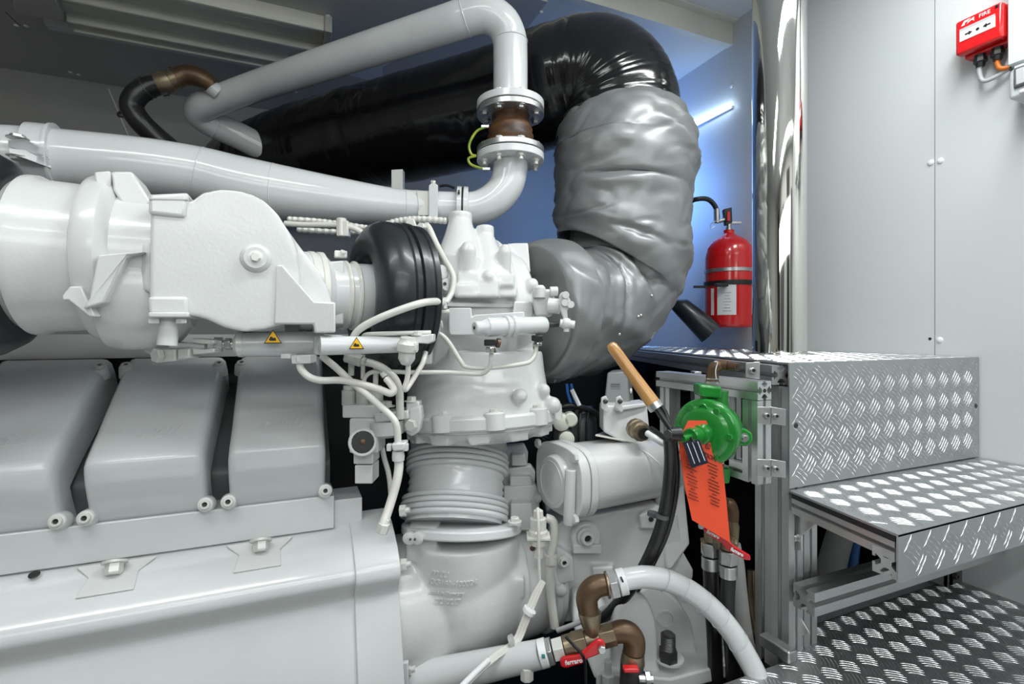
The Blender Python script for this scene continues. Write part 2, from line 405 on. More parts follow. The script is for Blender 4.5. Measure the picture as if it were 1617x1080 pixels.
def poly_in(poly, ax):
    pts = [(p[ax[0]], p[ax[1]]) for p in poly]
    def f(c, d):
        for q in (c-d, c+d):
            x, y = q[ax[0]], q[ax[1]]; ins = False
            for i in range(len(pts)):
                (x1, y1), (x2, y2) = pts[i], pts[i-1]
                if (y1 > y) != (y2 > y) and x < (x2-x1)*(y-y1)/(y2-y1)+x1: ins = not ins
            if not ins: return False
        return True
    return f
def profile(a, b, s, up, name, parent, hint_u=None, s2=None):
    """slotted aluminium extrusion from a to b"""
    a = Vector(a); b = Vector(b); n, u, v = frame(b-a, up)
    h = s/2; o, t, wi, dp = .17*h*1.3, .2*h, .42*h, .62*h
    side = [(-h, -h), (-o, -h), (-o, -h+t), (-wi, -h+t), (-wi, -h+t*1.5), (-o*.7, -h+dp), (o*.7, -h+dp), (wi, -h+t*1.5), (wi, -h+t), (o, -h+t), (o, -h)]
    pts = []; k = (s2 or s)/s
    for q in range(4):
        c, sn = (1, 0, -1, 0)[q], (0, 1, 0, -1)[q]
        pts += [(x*c-y*sn, x*sn+y*c) for x, y in side]
    m = MB().prism([a+u*(x*k)+v*y for x, y in pts], b-a)
    return part(name, m, M['alu'], parent)
# floor plate (stands beside the engine; the bilge lies open behind it)
FL = [Vector(q) for q in ((-1.4, -1.1, 0), (WX, -1.1, 0), (WX, .80, 0), (.955, .80, 0), (.927, .712, 0), (-1.4, .712, 0))]
fl = struct('floor', MB().prism(FL, (0, 0, -.005)), M['plate'])
o = struct('tread_pattern', tread(MB(), poly_in([q for q in FL if q.x > -9], (0, 1)), Vector((.55, .1, 0)), VX, VY, VZ, 1.1, .75), M['bars'], fl)
o['kind'] = 'stuff'
# raised platform
ZP, ZT = .592, .335
pc = Vector((.919, .723, ZP))
plat = thing('raised_platform', 'raised aluminium tread plate platform with riser, carrying the chrome column', 'platform', (1.2, 1.0, ZT))
PP = [pc, Vector((WX-.004, .723, ZP)), Vector((WX-.004, 2.04, ZP)), Vector((1.40, 2.04, ZP))]
tpl = part('top_plate', MB().prism(PP, (0, 0, -.004)), M['plate'], plat)
colc = Vector((1.29, 1.047, ZP))
pin = poly_in(PP, (0, 1))
part('tread_pattern', tread(MB(), lambda c, d: pin(c, d) and (c-colc).length > .09, Vector((.919, .723, ZP)), VX, VY, VZ, .7, 1.35), M['bars'], tpl, kind='stuff')
RP = [Vector((.919, .722, ZT+.003)), Vector((WX-.006, .722, ZT+.003)), Vector((WX-.006, .722, ZP-.001)), Vector((.919, .722, ZP-.001))]
rpl = part('riser_plate', MB().prism(RP, (0, .003, 0)), M['plate'], plat)
part('tread_pattern', tread(MB(), poly_in(RP, (0, 2)), Vector((.925, .722, ZT-.005)), VX, VZ, -VY, .72, .28, nb=4, gap=.0088, wd=.0014, L=.040), M['bars'], rpl, kind='stuff')
for x, y in ((1257, 672), (1541, 641)):
    bolt(rpl, PY(x, y, .722), (0, -1, 0), .0045, M['darksteel'], 'socket', 'rivet', h=.4)
# frame under the platform
profile(pc+Vector((.003, .02, -.026)), Vector((1.39, 2.0, ZP-.026)), .04, VZ, 'edge_beam', plat)
px0 = .922
profile((px0+.02, .746, -.05), (px0+.02, .746, ZP-.05), .042, VX, 'post', plat)
profile((px0+.02, .788, -.05), (px0+.02, .788, ZP-.05), .04, VX, 'post', plat)
profile((px0+.07, .75, -.05), (px0+.07, .75, ZT-.06), .04, VX, 'post', plat)
profile((px0+.045, .745, ZT-.02), (WX-.02, .745, ZT-.02), .04, VZ, 'cross_beam', plat)
profile((1.55, .78, 0), (1.55, .78, ZT-.05), .04, VX, 'post', plat)
# lower step
st = thing('aluminium_step', 'lower aluminium step with tread plate top, bolted in front of the platform riser', 'step', (1.2, .6, .08))
S0, S1 = Vector((.872, .494, ZT)), Vector((.917, .7215, ZT))
SP = [S0, Vector((WX-.004, .494, ZT)), Vector((WX-.004, .7215, ZT)), S1]
tpt = part('tread_plate', MB().prism(SP, (0, 0, -.004)), M['plate'], st)
part('tread_pattern', tread(MB(), poly_in(SP, (0, 1)), Vector((.86, .50, ZT)), VX, VY, VZ, .8, .25), M['bars'], tpt, kind='stuff')
FP = [Vector((.872, .494, ZT-.077)), Vector((WX-.004, .494, ZT-.077)), Vector((WX-.004, .494, ZT-.001)), Vector((.872, .494, ZT-.001))]
fpl = part('front_plate', MB().prism(FP, (0, .003, 0)), M['plate'], st)
part('tread_pattern', tread(MB(), poly_in(FP, (0, 2)), Vector((.885, .494, ZT-.062)), VX, VZ, -VY, .8, .09, nb=4, gap=.0088, wd=.0014, L=.040), M['bars'], fpl, kind='stuff')
e = (S1-S0).normalized()
part('rubber_strip', MB().prism([S0+Vector((.003, .006, -.005)), S1+Vector((.003, -.004, -.005)), S1+Vector((.03, -.004, -.005)), S0+Vector((.03, .006, -.005))], (0, 0, -.010)), M['rubber'], st)
profile(S0+Vector((.024, .006, -.030)), S1+Vector((.024, -.004, -.030)), .034, VZ, 'side_beam', st)
profile((.884, .519, ZT-.077+.020), (WX-.01, .522, ZT-.077+.022), .043, VZ, 'front_beam', st)
profile((.925, .695, .125), (WX-.01, .695, .125), .046, VZ, 'lower_beam', st)
def angle(parent, c, a, b, t, name='corner_bracket'):
    return part(name, MB().box(c, (a, b, t), VY, VZ), M['alu'], parent, bevel=.0015)
# gusset plates under the step
part('gusset_plate', MB().prism([PX(1249, 805, .945), PX(1300, 818, .945), PX(1266, 846, .945), PX(1266, 870, .945), PX(1248, 868, .945)], (.004, 0, 0)), M['alu'], st, bevel=.001)
bolt(st, PX(1256, 849, .945), (-1, 0, 0), .007, M['steel'], 'socket', 'screw')
part('gusset_plate', MB().prism([PX(1244, 962, .955), PX(1262, 972, .955), PX(1278, 1000, .955), PX(1250, 1012, .955)], (.004, 0, 0)), M['alu'], st, bevel=.001)
part('foot_bracket', MB().prism([PY(1470, 918, .76), PY(1490, 903, .76), PY(1530, 893, .76), PY(1530, 928, .76), PY(1505, 933, .76)], (0, .01, 0)), M['darkgrey'], plat, bevel=.002)
bolt(plat, PY(1507, 909, .76), (0, -1, 0), .008, M['darksteel'], 'socket', 'screw')
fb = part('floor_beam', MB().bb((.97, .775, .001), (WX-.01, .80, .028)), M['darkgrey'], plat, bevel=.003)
part('floor_bracket', MB().box(P(1228, 1022, 1.02), (.012, .035, .012), VX, VY), M['steel'], plat, bevel=.003)
# chrome column
cl = thing('steel_column', 'tall polished chrome column rising from the tread plate platform to the ceiling', 'column', (colc.x, colc.y, -.6))
part('shaft', MB().lathe([(0, .0715), (2.55, .0715)], (colc.x, colc.y, -.6), VZ, 96), M['chrome'], cl)
part('base_collar', MB().lathe([(0, .079), (.004, .079), (.006, .072)], (colc.x, colc.y, ZP+.0002), VZ, 64), M['chrome'], cl)

# ------------------------------------------------------------------ fire call point
q = PX(1508, 36, WX-.062); y1c = q.y; zt_ = q.z; q2 = PX(1583, 60, WX-.062); y0c = q2.y; zb_ = PX(1511, 88, WX-.062).z
cpn = thing('fire_call_point', 'red fire alarm call point on the right wall above its cable glands', 'alarm call point', (WX, (y0c+y1c)/2, zb_))
part('back_box', MB().bb((WX-.034, y0c-.004, zb_-.006), (WX, y1c-.006, zt_+.002)), M['red'], cpn, bevel=.004)
part('cover', MB().bb((WX-.062, y0c, zb_), (WX-.037, y1c, zt_)), M['red'], cpn, bevel=.006, seg=3)
hh = zt_-zb_; ww = y1c-y0c; xc = WX-.0622
lab = part('break_panel', MB().bb((xc-.0012, y0c+ww*.14, zb_+hh*.36), (xc+.002, y1c-ww*.11, zb_+hh*.72)), M['label'], cpn)
part('print', MB().bb((xc-.0016, y0c+ww*.14, zb_+hh*.66), (xc, y1c-ww*.11, zb_+hh*.715)), M['greycable'], lab)
yc = (y0c+y1c)/2; zc = zb_+hh*.51
part('arrow', MB().prism([(xc-.0012, yc+d*ww/100, zc+e*hh/100) for d, e in ((27, -2), (27, 2), (19, 2), (19, 6), (11, 0), (19, -6), (19, -2))], (-.0008, 0, 0)), M['black'], lab)
part('arrow', MB().prism([(xc-.0012, yc-d*ww/100, zc+e*hh/100) for d, e in ((27, -2), (27, 2), (19, 2), (19, 6), (11, 0), (19, -6), (19, -2))], (-.0008, 0, 0)), M['black'], lab)
part('dot', MB().lathe([(0, .0036), (.0008, .0036)], (xc-.0012, yc, zc), (-1, 0, 0), 16), M['black'], lab)
part('lettering', text_mb('FIRE', .0125, (xc, yc-ww*.14, zb_+hh*.86), (0, -1, 0), VZ, .0006), M['label'], cpn)
part('emblem', MB().prism([(xc, yc+ww*.36, zb_+hh*.80), (xc, yc+ww*.29, zb_+hh*.92), (xc, yc+ww*.15, zb_+hh*.93), (xc, yc+ww*.22, zb_+hh*.87), (xc, yc+ww*.28, zb_+hh*.86), (xc, yc+ww*.28, zb_+hh*.80)], (-.0006, 0, 0))
     .prism([(xc, yc+ww*.24, zb_+hh*.80), (xc, yc+ww*.2, zb_+hh*.86), (xc, yc+ww*.08, zb_+hh*.92), (xc, yc+ww*.08, zb_+hh*.80), (xc, yc+ww*.13, zb_+hh*.86)], (-.0006, 0, 0)), M['label'], cpn)
bolt(cpn, (xc, y0c+ww*.11, zt_-hh*.09), (-1, 0, 0), .0028, M['black'], 'socket', 'screw')
for yy, mm, nm, pa in ((yc+.012, 'greycable', 'grey_cable', ((0, .002, -.02), (0, -.01, -.05), (.01, -.06, -.035), (.02, -.11, -.01))), (yc-.022, 'orange', 'orange_cable', ((0, 0, -.02), (0, -.01, -.035), (.01, -.045, -.036), (.02, -.09, -.03)))):
    g = Vector((WX-.024, yy, zb_-.006))
    cg_ = part('cable_gland', MB().lathe([(0, .012), (.008, .012), (.009, .0145), (.018, .0145), (.02, .011), (.03, .009)], g, (0, 0, -1), 8), M['black'], cpn)
    pts = smooth_path([(g+Vector((0, 0, -.02)), .0052)]+[(g+Vector((0, 0, -.02))+Vector(d), .0052) for d in pa], 6)
    part(nm, MB().tube(pts, None, 10), M[mm], cg_)

# ------------------------------------------------------------------ fire extinguisher
de = 1.93; ec = P(1151, 517, de); R = 36*de/F
fe = thing('fire_extinguisher', 'red fire extinguisher strapped to the blue-lit wall, left of chrome column', 'fire extinguisher', ec)
H = (517-372)*de/F
part('cylinder', MB().lathe([(0, R*.9), (.006, R*.97), (.015, R), (H-.085, R), (H-.05, R*.93), (H-.025, R*.76), (H-.01, R*.52), (H, R*.3), (H+.008, R*.22), (H+.02, R*.22)], ec, VZ, 48), M['red'], fe)
part('steel_band', MB().lathe([(0, R+.001), (.001, R+.003), (.013, R+.003), (.014, R+.001)], P(1151, 429, de)-VZ*.007, VZ, 48, cap=False), M['steel'], fe)
st0 = P(1151, 449, de)
part('black_strap', MB().lathe([(0, R+.001), (.0, R+.004), (.017, R+.004), (.017, R+.001)], st0-VZ*.008, VZ, 48, cap=False).box(P(1106, 453, de-.06), (.024, .004, .007), RGT, VZ), M['black'], fe)
part('strap_buckle', MB().box(P(1139, 450, de-R), (.022, .006, .011), RGT, VZ), M['black'], fe, bevel=.002)
def on_cyl(x, y): return P(x, y, de)
lb = MB(); rows = []
for i in range(7):
    a = radians(-122+ i*7.2); ring = []
    dirv = Vector((cos(a+TH-pi/2+radians(-18)), sin(a+TH-pi/2+radians(-18)), 0))
    rows.append((ec+dirv*(R+.0012)+VZ*.045, ec+dirv*(R+.0012)+VZ*.168))
vs = [p for r in rows for p in r]
pl_ = part('paper_label', MB().add(vs, [[2*i, 2*i+2, 2*i+3, 2*i+1] for i in range(6)]), M['label'], fe)
md = (rows[3][0]-ec); md.z = 0; md.normalize(); tg = Vector((-md.y, md.x, 0))
for k in range(7):
    part('label_print', MB().box(ec+md*(R+.0016)+VZ*(.06+.011*k)+tg*.002, (.014-.003*(k % 3), .0005, .0012), tg, md), M['greycable'], pl_)
sd = (-RGT*.9-FWD*.45).normalized(); sg = Vector((-sd.y, sd.x, 0))
part('side_label', MB().box(ec+sd*(R+.0006)+VZ*.095, (.006, .0008, .05), sg, sd), M['label'], fe)
part('wall_bracket', MB().bb((ec.x+R*.3, ec.y-.03, ec.z+.06), (WX, ec.y+.03, ec.z+.27)), M['darksteel'], fe)
top = ec+VZ*(H+.02)
part('valve', MB().lathe([(0, .012), (.012, .012), (.013, .009), (.035, .009)], top-VZ*.004, VZ, 16).box(P(1157, 352, de), (.03, .008, .004), RGT, FWD).tube([P(1150, 345, de), P(1132, 350, de)], .008, 10), M['steel'], fe)
lvx = part('lever', MB().prism([P(1143, 330, de-.01), P(1156, 327, de-.01), P(1157, 352, de-.01), P(1146, 356, de-.01)], FWD*.02), M['black'], fe, bevel=.003)
part('red_lever_tab', MB().box(P(1150, 342, de-.012), (.005, .004, .017), RGT, FWD), M['red'], lvx)
part('safety_pin', MB().tube(smooth_path([(P(1144, 345, de-.02), .001), (P(1124, 352, de-.02), .001), (P(1122, 362, de-.02), .001)], 5), None, 6).torus(P(1125, 356, de-.02), FWD, .008, .001, 16, 5), M['steel'], fe)
part('discharge_hose', MB().tube(tpx([(1133, 352, de, 3.6), (1131, 330, de, 3.8), (1120, 316, de, 3.8), (1104, 314, de, 3.8), (1088, 322, de+.02, 3.8), (1068, 360, de+.04, 3.8), (1046, 440, de+.05, 3.8), (1042, 462, de, 4.5)], 8), None, 10), M['hose'], fe)
part('hose_coupling', MB().tube([P(1132, 352, de), P(1131.5, 330, de)], .0105, 8), M['steel'], fe)
part('discharge_horn', MB().tube([(P(1040, 460, de-.02), .010), (P(1062, 478, de-.03), .011), (P(1064, 480, de-.03), .020), (P(1076, 484, de-.04), .034), (P(1122, 526, de-.06), .046), (P(1120.5, 524.5, de-.059), .040)], None, 24), M['rubber'], fe)
# ================================================================== the engine
def zr(v): return v+EYE
vsec = [(1.120, -.337), (1.108, -.330), (1.094, -.310), (1.080, -.280), (1.069, -.250), (1.0655, -.229), (1.0665, -.219), (1.074, -.210), (1.092, -.197), (1.15, -.160), (1.23, -.112), (1.31, -.066), (1.345, -.053)]
# --- block, lower casing, rail
blk = thing('engine_block', 'long white engine block with rounded lower casing and flat top rail, filling lower left', 'engine', (-.4, 1.3, -.6))
part('block_body', MB().bb((-1.2, 1.39, -.6), (.33, 2.0, zr(.0))), M['dark'], blk)  # both bodies coloured dark to stand for the shade behind the covers
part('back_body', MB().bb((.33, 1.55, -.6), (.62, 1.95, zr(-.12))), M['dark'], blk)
sec = [(1.16, -.395), (1.118, -.398), (1.09, -.405), (1.06, -.416), (1.03, -.431), (1.008, -.447), (.999, -.460), (1.000, -.474), (1.009, -.488), (1.016, -.503), (1.014, -.520), (1.004, -.548), (.982, -.60), (.958, -.67), (.94, -.76), (.96, -.9), (1.0, -1.2), (1.3, -1.2)]
def xsec(x0, x1, off=0, n=1):
    pts = []
    for i, (y, z) in enumerate(sec):
        a = sec[max(i-1, 0)]; b = sec[min(i+1, len(sec)-1)]
        d = Vector((0, b[0]-a[0], b[1]-a[1])).normalized(); nn = Vector((0, d.z, -d.y))
        pts.append(Vector((0, y, zr(z)))+nn*off)
    rings = [[p+VX*x for p in pts] for x in (x0, x1)]
    return MB().loft(rings)
XS0, XS1 = .062, .185
part('casing', xsec(-1.2, PY(631, 900, 1.0).x), M['white'], blk, ang=50)
part('joint_band', xsec(PY(561, 900, 1.0).x, PY(632, 900, 1.0).x, .006), M['white'], blk, ang=50, bevel=.002)
part('top_rail', MB().bb((-1.2, 1.10, zr(-.398)), (.073, 1.20, zr(-.331))), M['white'], blk, bevel=.002)
part('rail_end', MB().bb((.0735, 1.112, zr(-.405)), (.13, 1.20, zr(-.345))), M['white'], blk, bevel=.002)
for x, y in ((183, 888), (412, 854)):
    c = PY(x, y, 1.075); d1 = Vector((0, -.056, -.0245)); nn = Vector((0, -.40, .916))
    pd_ = part('bolt_pad', MB().prism([Vector((c.x+dx, 1.088, zr(-.4045)))+d1*f for dx, f in ((-.060, -.1), (-.036, .35), (-.042, 1), (.036, 1), (.034, .35), (.056, -.1))], nn*.003), M['cast'], blk, bevel=.001)
    bolt(pd_, c+Vector((0, -.004, .004)), (0, -.5, -.87), .0135, M['hardware'], 'hex', h=1.6)
bolt(blk, PY(54, 907, 1.085), (0, -.5, .85), .008, M['black'], 'dome', 'plug', h=.2)
solid = MB().bb((-1.2, 1.36, zr(-.052)), (.27, 1.40, zr(.0)))
part('gap_shade_filler', MB().loft([[Vector((x, y+.085, zr(z)-.055)) for y, z in vsec]+[Vector((x, 1.40, zr(-.34)))] for x in (-1.2, .068)]), M['darkgrey'], blk, ang=50)  # filler behind the covers, its dark grey paints the shade in the gaps
part('side_wall', solid, M['hardware'], blk)

# --- cylinder head covers
def head_cover(x0, x1, label, bolts, txt=True):
    xc, hw = (x0+x1)/2, (x1-x0)/2
    c = thing('head_cover', label, 'engine cover', (xc, 1.13, zr(-.335)), 'cylinder head covers')
    nv = len(vsec); us = [-1, -.985, -.95, -.88, -.8, -.4, 0, .4, .8, .88, .95, .985, 1]
    drop = {1: .085, .985: .036, .95: .011, .88: .0025, .8: 0, .4: 0, 0: 0}
    vs, fs = [], []
    sm = []
    for i in range(nv-1):
        for k in range(3):
            t = k/3; sm.append((vsec[i][0]*(1-t)+vsec[i+1][0]*t, vsec[i][1]*(1-t)+vsec[i+1][1]*t))
    sm.append(vsec[-1]); N = len(sm)
    for i, (y, z) in enumerate(sm):
        a = sm[max(i-11, 0)]; b = sm[min(i+11, N-1)]
        d = Vector((0, b[0]-a[0], b[1]-a[1])).normalized(); nn = Vector((0, -d.z, d.y)) if True else None
        if nn.y > 0 and nn.z < 0: nn = -nn
        f = i/(N-1)
        flare = 1.0-.115*max(0, 1-max(0, (f-.0))/.16)*0-.0
        wf = .855+.125*max(0, 1-f/.22)**1.3+.06*max(0, (f-.72)/.28)
        for u in us:
            dr = drop[abs(u)]*(1-.75*max(0, 1-f/.14))
            din = Vector((0, 1-.55*f, -.25-.64*f)).normalized()
            vs.append(Vector((xc+u*hw*wf, y, zr(z)))+din*dr)
    m = len(us)
    for i in range(N-1):
        for j in range(m-1): fs.append([i*m+j, i*m+j+1, (i+1)*m+j+1, (i+1)*m+j])
    part('shell', MB().add(vs, fs), M['white'], c, ang=60)
    # text on the slope
    if txt:
        a, b = Vector((0, 1.092, zr(-.196))), Vector((0, 1.23, zr(-.112))); up = (b-a).normalized()
        part('embossed_lettering', text_mb('mtu', .046, a+(b-a)*.22+VX*(xc+.0), VX, up, .0009, font_shear=.35, bold=.001), M['white'], c)
    for s, top in bolts:
        xb = xc+s*hw*.83
        if top:
            p = Vector((xc+s*hw*.80, 1.305, zr(-.071))); n = Vector((0, -.52, .85))
        else:
            p = Vector((xb, 1.090, zr(-.316))); n = Vector((0, -.96, .25))
        bb_ = part('bolt_boss', MB().lathe([(-.02, .016), (.001, .0135), (.003, .0125)], p, n, 20), M['white'], c)
        bolt(bb_, p+n*.003, n, .0088, M['hardware'], 'socket', h=.8)
    return c
head_cover(-.565, -.352, 'white head cover cut off by the left edge of the photo', [(1, 0), (1, 1)])
head_cover(-.350, -.136, 'white head cover with embossed letters, middle one of three in the row', [(-1, 0), (1, 0), (-1, 1), (1, 1)])
head_cover(-.134, .073, 'white head cover nearest the round bellows, right end of the row', [(-1, 0), (1, 0), (-1, 1)])

# --- charge air housing: horizontal cylinder, collar, scroll box
AY, AZ = 1.07, zr(.128)
ih = thing('charge_air_housing', 'large white cast air housing with round scroll cover and gusset, upper left', 'air housing', (-.2, AY, AZ-.13))
def onx(x): return Vector((x, AY, AZ))
body = MB().lathe([(-.52, .100), (-.43, .112), (-.397, .122), (-.390, .129), (-.378, .129), (-.368, .1235), (-.312, .121), (-.306, .136), (-.298, .140), (-.276, .140), (-.270, .134), (-.264, .117), (-.19, .114)], onx(0), VX, 72)
part('cylinder', body, M['cast'], ih, ang=30)
ys = .930
def sp(x, y, Y=ys): return PY(x, y, Y)
out = [(236, 340), (240, 318), (300, 318), (318, 304), (345, 298), (372, 299), (398, 306), (420, 318), (438, 336), (452, 358), (462, 375), (470, 400), (474, 440), (472, 480), (462, 505), (440, 514), (415, 521), (385, 524), (355, 518), (325, 504), (300, 498), (240, 496), (234, 470)]
sc = MB().prism([sp(*q) for q in out], (0, .25, 0))
sc.prism([sp(*q, .947) for q in ((440, 342), (470, 384), (492, 412), (508, 432), (518, 455), (526, 480), (530, 508), (495, 512), (440, 512))], (0, .2, 0))
sc.prism([sp(232, 384, .945), sp(232, 460, .945), sp(200, 460, .99), sp(200, 370, .99)], (0, .1, 0))
part('scroll', sc, M['cast'], ih, cast=(.0035, 14))
# bolt boss in the middle of the scroll
bs_ = part('boss', MB().lathe([(-.01, .026), (.0, .024), (.006, .020), (.010, .017)], sp(404, 408), (0, -1, 0), 28), M['cast'], ih)
bolt(bs_, sp(404, 408)+Vector((0, -.009, 0)), (0, -1, 0), .008, M['hardware'], 'hex')
# gusset and outlet plate
part('gusset', MB().prism([sp(436, 418, .926), sp(446, 418, .926), sp(497, 476, .90), sp(530, 477, .90), sp(530, 525, .90), sp(497, 526, .90), sp(495, 512, .90), sp(432, 512, .926)], (0, .06, 0)), M['cast'], ih, bevel=.003)
part('outlet_plate', MB().prism([PY(519, 413, 1.0), PY(543, 411, 1.0), PY(543, 512, 1.0), PY(519, 512, 1.0)], (0, .15, 0)), M['cast'], ih, bevel=.003)
part('lid', MB().prism([sp(234, 306, .926), sp(298, 303, .926), sp(293, 344, .924), sp(233, 338, .924)], (0, .12, 0)), M['cast'], ih, bevel=.006, seg=3)
part('lid_joint', MB().prism([sp(236, 313, .9245), sp(296, 314, .9245), sp(296, 316, .9245), sp(236, 315, .9245)], (0, .1, 0)), M['greycable'], ih)
part('lower_block', MB().prism([sp(233, 468, .924), sp(296, 468, .924), sp(298, 498, .924), sp(234, 496, .924)], (0, .12, 0)), M['cast'], ih, bevel=.005, seg=3)
lf_ = part('lower_flange', MB().prism([sp(234, 493, .918), sp(298, 493, .918), sp(298, 501, .918), sp(234, 501, .918)], (0, .1, 0)), M['cast'], ih, bevel=.002)
bolt(lf_, PY(286, 504, .935), (0, 0, -1), .008, M['hardware'], 'plainhex')
bolt(lf_, PY(243, 504, .935), (0, 0, -1), .008, M['hardware'], 'plainhex')
# top lug on the collar and side gusset
part('top_lug', MB().prism([sp(174, 270, .99), sp(208, 270, .99), sp(238, 318, .99), sp(230, 330, .99), sp(196, 328, .99), sp(178, 300, .99)], (0, .08, 0)), M['cast'], ih, bevel=.004)
part('lug_nut', MB().prism([sp(148, 271, .985), sp(174, 269, .985), sp(173, 296, .985), sp(150, 296, .985)], (0, .04, 0)), M['cast'], ih, bevel=.003)
part('side_gusset', MB().prism([sp(154, 402, .925), sp(230, 397, .935), sp(200, 404, .935), sp(164, 478, .930), sp(130, 488, .925), sp(141, 470, .925)], (0, .05, 0)), M['cast'], ih, bevel=.003)
part('collar_block', MB().prism([sp(110, 452, .935), sp(128, 452, .935), sp(150, 500, .935), sp(140, 500, .935), sp(108, 474, .935), sp(98, 474, .935), sp(98, 466, .935)], (0, .04, 0)), M['cast'], ih, bevel=.002)
part('lower_bulge', MB().lathe([(0, .095), (.02, .10), (.06, .098), (.10, .085), (.12, .06)], Vector((-.285, 1.05, AZ-.055)), VX, 40), M['cast'], ih)
# actuator shaft under the housing
part('pivot_post', MB().tube([(sp(266, 500, .95), .0125), (sp(266, 520, .95), .0135), (sp(264, 545, .95), .0145)], None, 16), M['cast'], ih)

# --- black rubber sleeves on the charge air run
rs = thing('rubber_sleeve', 'black rubber sleeve around the air housing at the left edge', 'sleeve', onx(-.6))
part('sleeve', MB().lathe([(-.60, .12), (-.59, .155), (-.555, .165), (-.50, .168), (-.44, .163), (-.415, .148), (-.400, .128), (-.40, .11)], onx(0), VX, 64), M['rubber'], rs)
part('groove', MB().lathe([(-.482, .163), (-.480, .171), (-.466, .171), (-.464, .163)], onx(0), VX, 64, cap=False), M['hose'], rs)
part('pipe_stub', MB().lathe([(-1.5, .115), (-.56, .115)], onx(0), VX, 40), M['cast'], rs)
TA = Vector((.98, .17, 0)).normalized()
TC = Vector((.128, 1.062, zr(.077)))-TA*.15
hc = thing('hose_coupling', 'white clamped hose collar between the scroll outlet and black torus', 'coupling', (.06, TC.y, TC.z-.08))
part('collar', MB().lathe([(.018, .066), (.02, .078), (.034, .080), (.066, .079), (.072, .074), (.080, .066), (.10, .064), (.17, .066)], TC, TA, 56), M['white'], hc)
for x in (.040, .056): part('band', MB().lathe([(x, .0795), (x+.001, .0815), (x+.010, .0815), (x+.011, .0795)], TC, TA, 56, cap=False), M['cream'], hc)
for x in (.104, .122): part('hose_rib', MB().lathe([(x, .064), (x+.003, .069), (x+.007, .069), (x+.010, .064)], TC, TA, 56, cap=False), M['cream'], hc)
part('clamp_block', MB().box(P(538, 402, 1.0), (.012, .008, .007)), M['hardware'], hc, bevel=.002)
bolt(hc, P(541, 400, .985), (.3, -.6, .7), .006, M['hardware'], 'plainhex')
tb = thing('black_torus', 'shiny black rubber torus bellows between white collar and turbocharger casing', 'bellows', (.18, TC.y, TC.z-.15))
part('body', MB().lathe([(.195, .058), (.172, .066), (.154, .078), (.143, .095), (.141, .112), (.146, .130), (.157, .144), (.172, .152), (.188, .154), (.200, .152)], TC, TA, 72, cap=False), M['rubber'], tb, ang=70)
part('grooved_rim', MB().lathe([(.20, .150), (.204, .154), (.211, .154), (.213, .149), (.216, .149), (.219, .155), (.229, .155), (.232, .149), (.240, .149), (.243, .152), (.252, .152), (.256, .146), (.256, .06)], TC, TA, 72, cap=False), M['rubber'], tb)

# --- turbocharger casing
HC = Vector((.40, 1.20, zr(.016)))
A_ = (P(724, 695, 1.115)-P(718, 808, 1.18)).normalized()                # tilted axis of the outlet
def hx(x): return Vector((x, HC.y, HC.z))
tcg = thing('turbocharger_casing', 'large white cast turbocharger casing with ports on top and wide bottom flange', 'turbocharger', (.40, 1.2, HC.z-.2))
HC2 = Vector((0, 1.20, zr(.045)))
cs = MB().lathe([(.255, .10), (.257, .160), (.275, .172), (.29, .168), (.32, .172), (.40, .184), (.43, .186), (.445, .178), (.47, .174), (.50, .166), (.512, .150), (.515, .10)], HC2, VX, 64)
cs.lathe([(.436, .10), (.438, .193), (.450, .193), (.452, .10)], HC2, VX, 64)
cs.lathe([(-.10, .034), (-.02, .030), (.0, .027), (.048, .027), (.050, .0245)], P(727, 362, 1.16)-VZ*.012, VZ, 32)
cs.lathe([(-.10, .030), (-.02, .024), (.0, .0215), (.040, .0205), (.042, .019)], P(766, 385, 1.17), VZ, 28)
cs.prism([P(800, 384, 1.28), P(834, 383, 1.28), P(838, 430, 1.26), P(796, 430, 1.26)], FWD*.07)
cs.tube([(P(727, 355, 1.16), .028), (P(727, 374, 1.145), .036), (P(727, 392, 1.135), .045), (P(727, 415, 1.12), .056), (P(726, 440, 1.12), .066), (P(726, 470, 1.16), .066)], None, 28)
cs.tube([(P(766, 378, 1.17), .023), (P(767, 396, 1.155), .032), (P(770, 412, 1.14), .040), (P(774, 440, 1.12), .050), (P(776, 470, 1.14), .056)], None, 24)
tree_c = bvh(cs)
for x0, y0, x1, y1, up_ in ((722, 430, 757, 448, .012), (716, 448, 752, 470, .018), (752, 441, 787, 470, .026), (788, 432, 812, 452, .012), (787, 452, 816, 470, .016), (690, 432, 716, 462, .02)):
    h0 = dep(hit(tree_c, (x0+x1)/2, (y0+y1)/2)[0])-up_
    cs.prism([P(x0, y0, h0), P(x1, y0, h0), P(x1, y1, h0-.004), P(x0, y1, h0-.004)], FWD*.08)
for x, y, r in ((771, 438, .017), (697, 440, .017), (838, 450, .016)):
    cs.ball(hit(tree_c, x, y)[0]+Vector((0, -.006, 0)), r, 10)
for x, y, r in ((738, 415, .024), (796, 418, .020)):
    cs.lathe([(-.06, r), (.03, r*.75), (.045, r*.35)], hit(tree_c, x, y)[0]+Vector((0, .004, 0)), (0, -.25, .95), 20)
part('upper_casing', cs, M['cast'], tcg, cast=(.0034, 6))
A_ = (VZ+FWD*.07-RGT*.05).normalized()
FC = P(757, 657, 1.19)
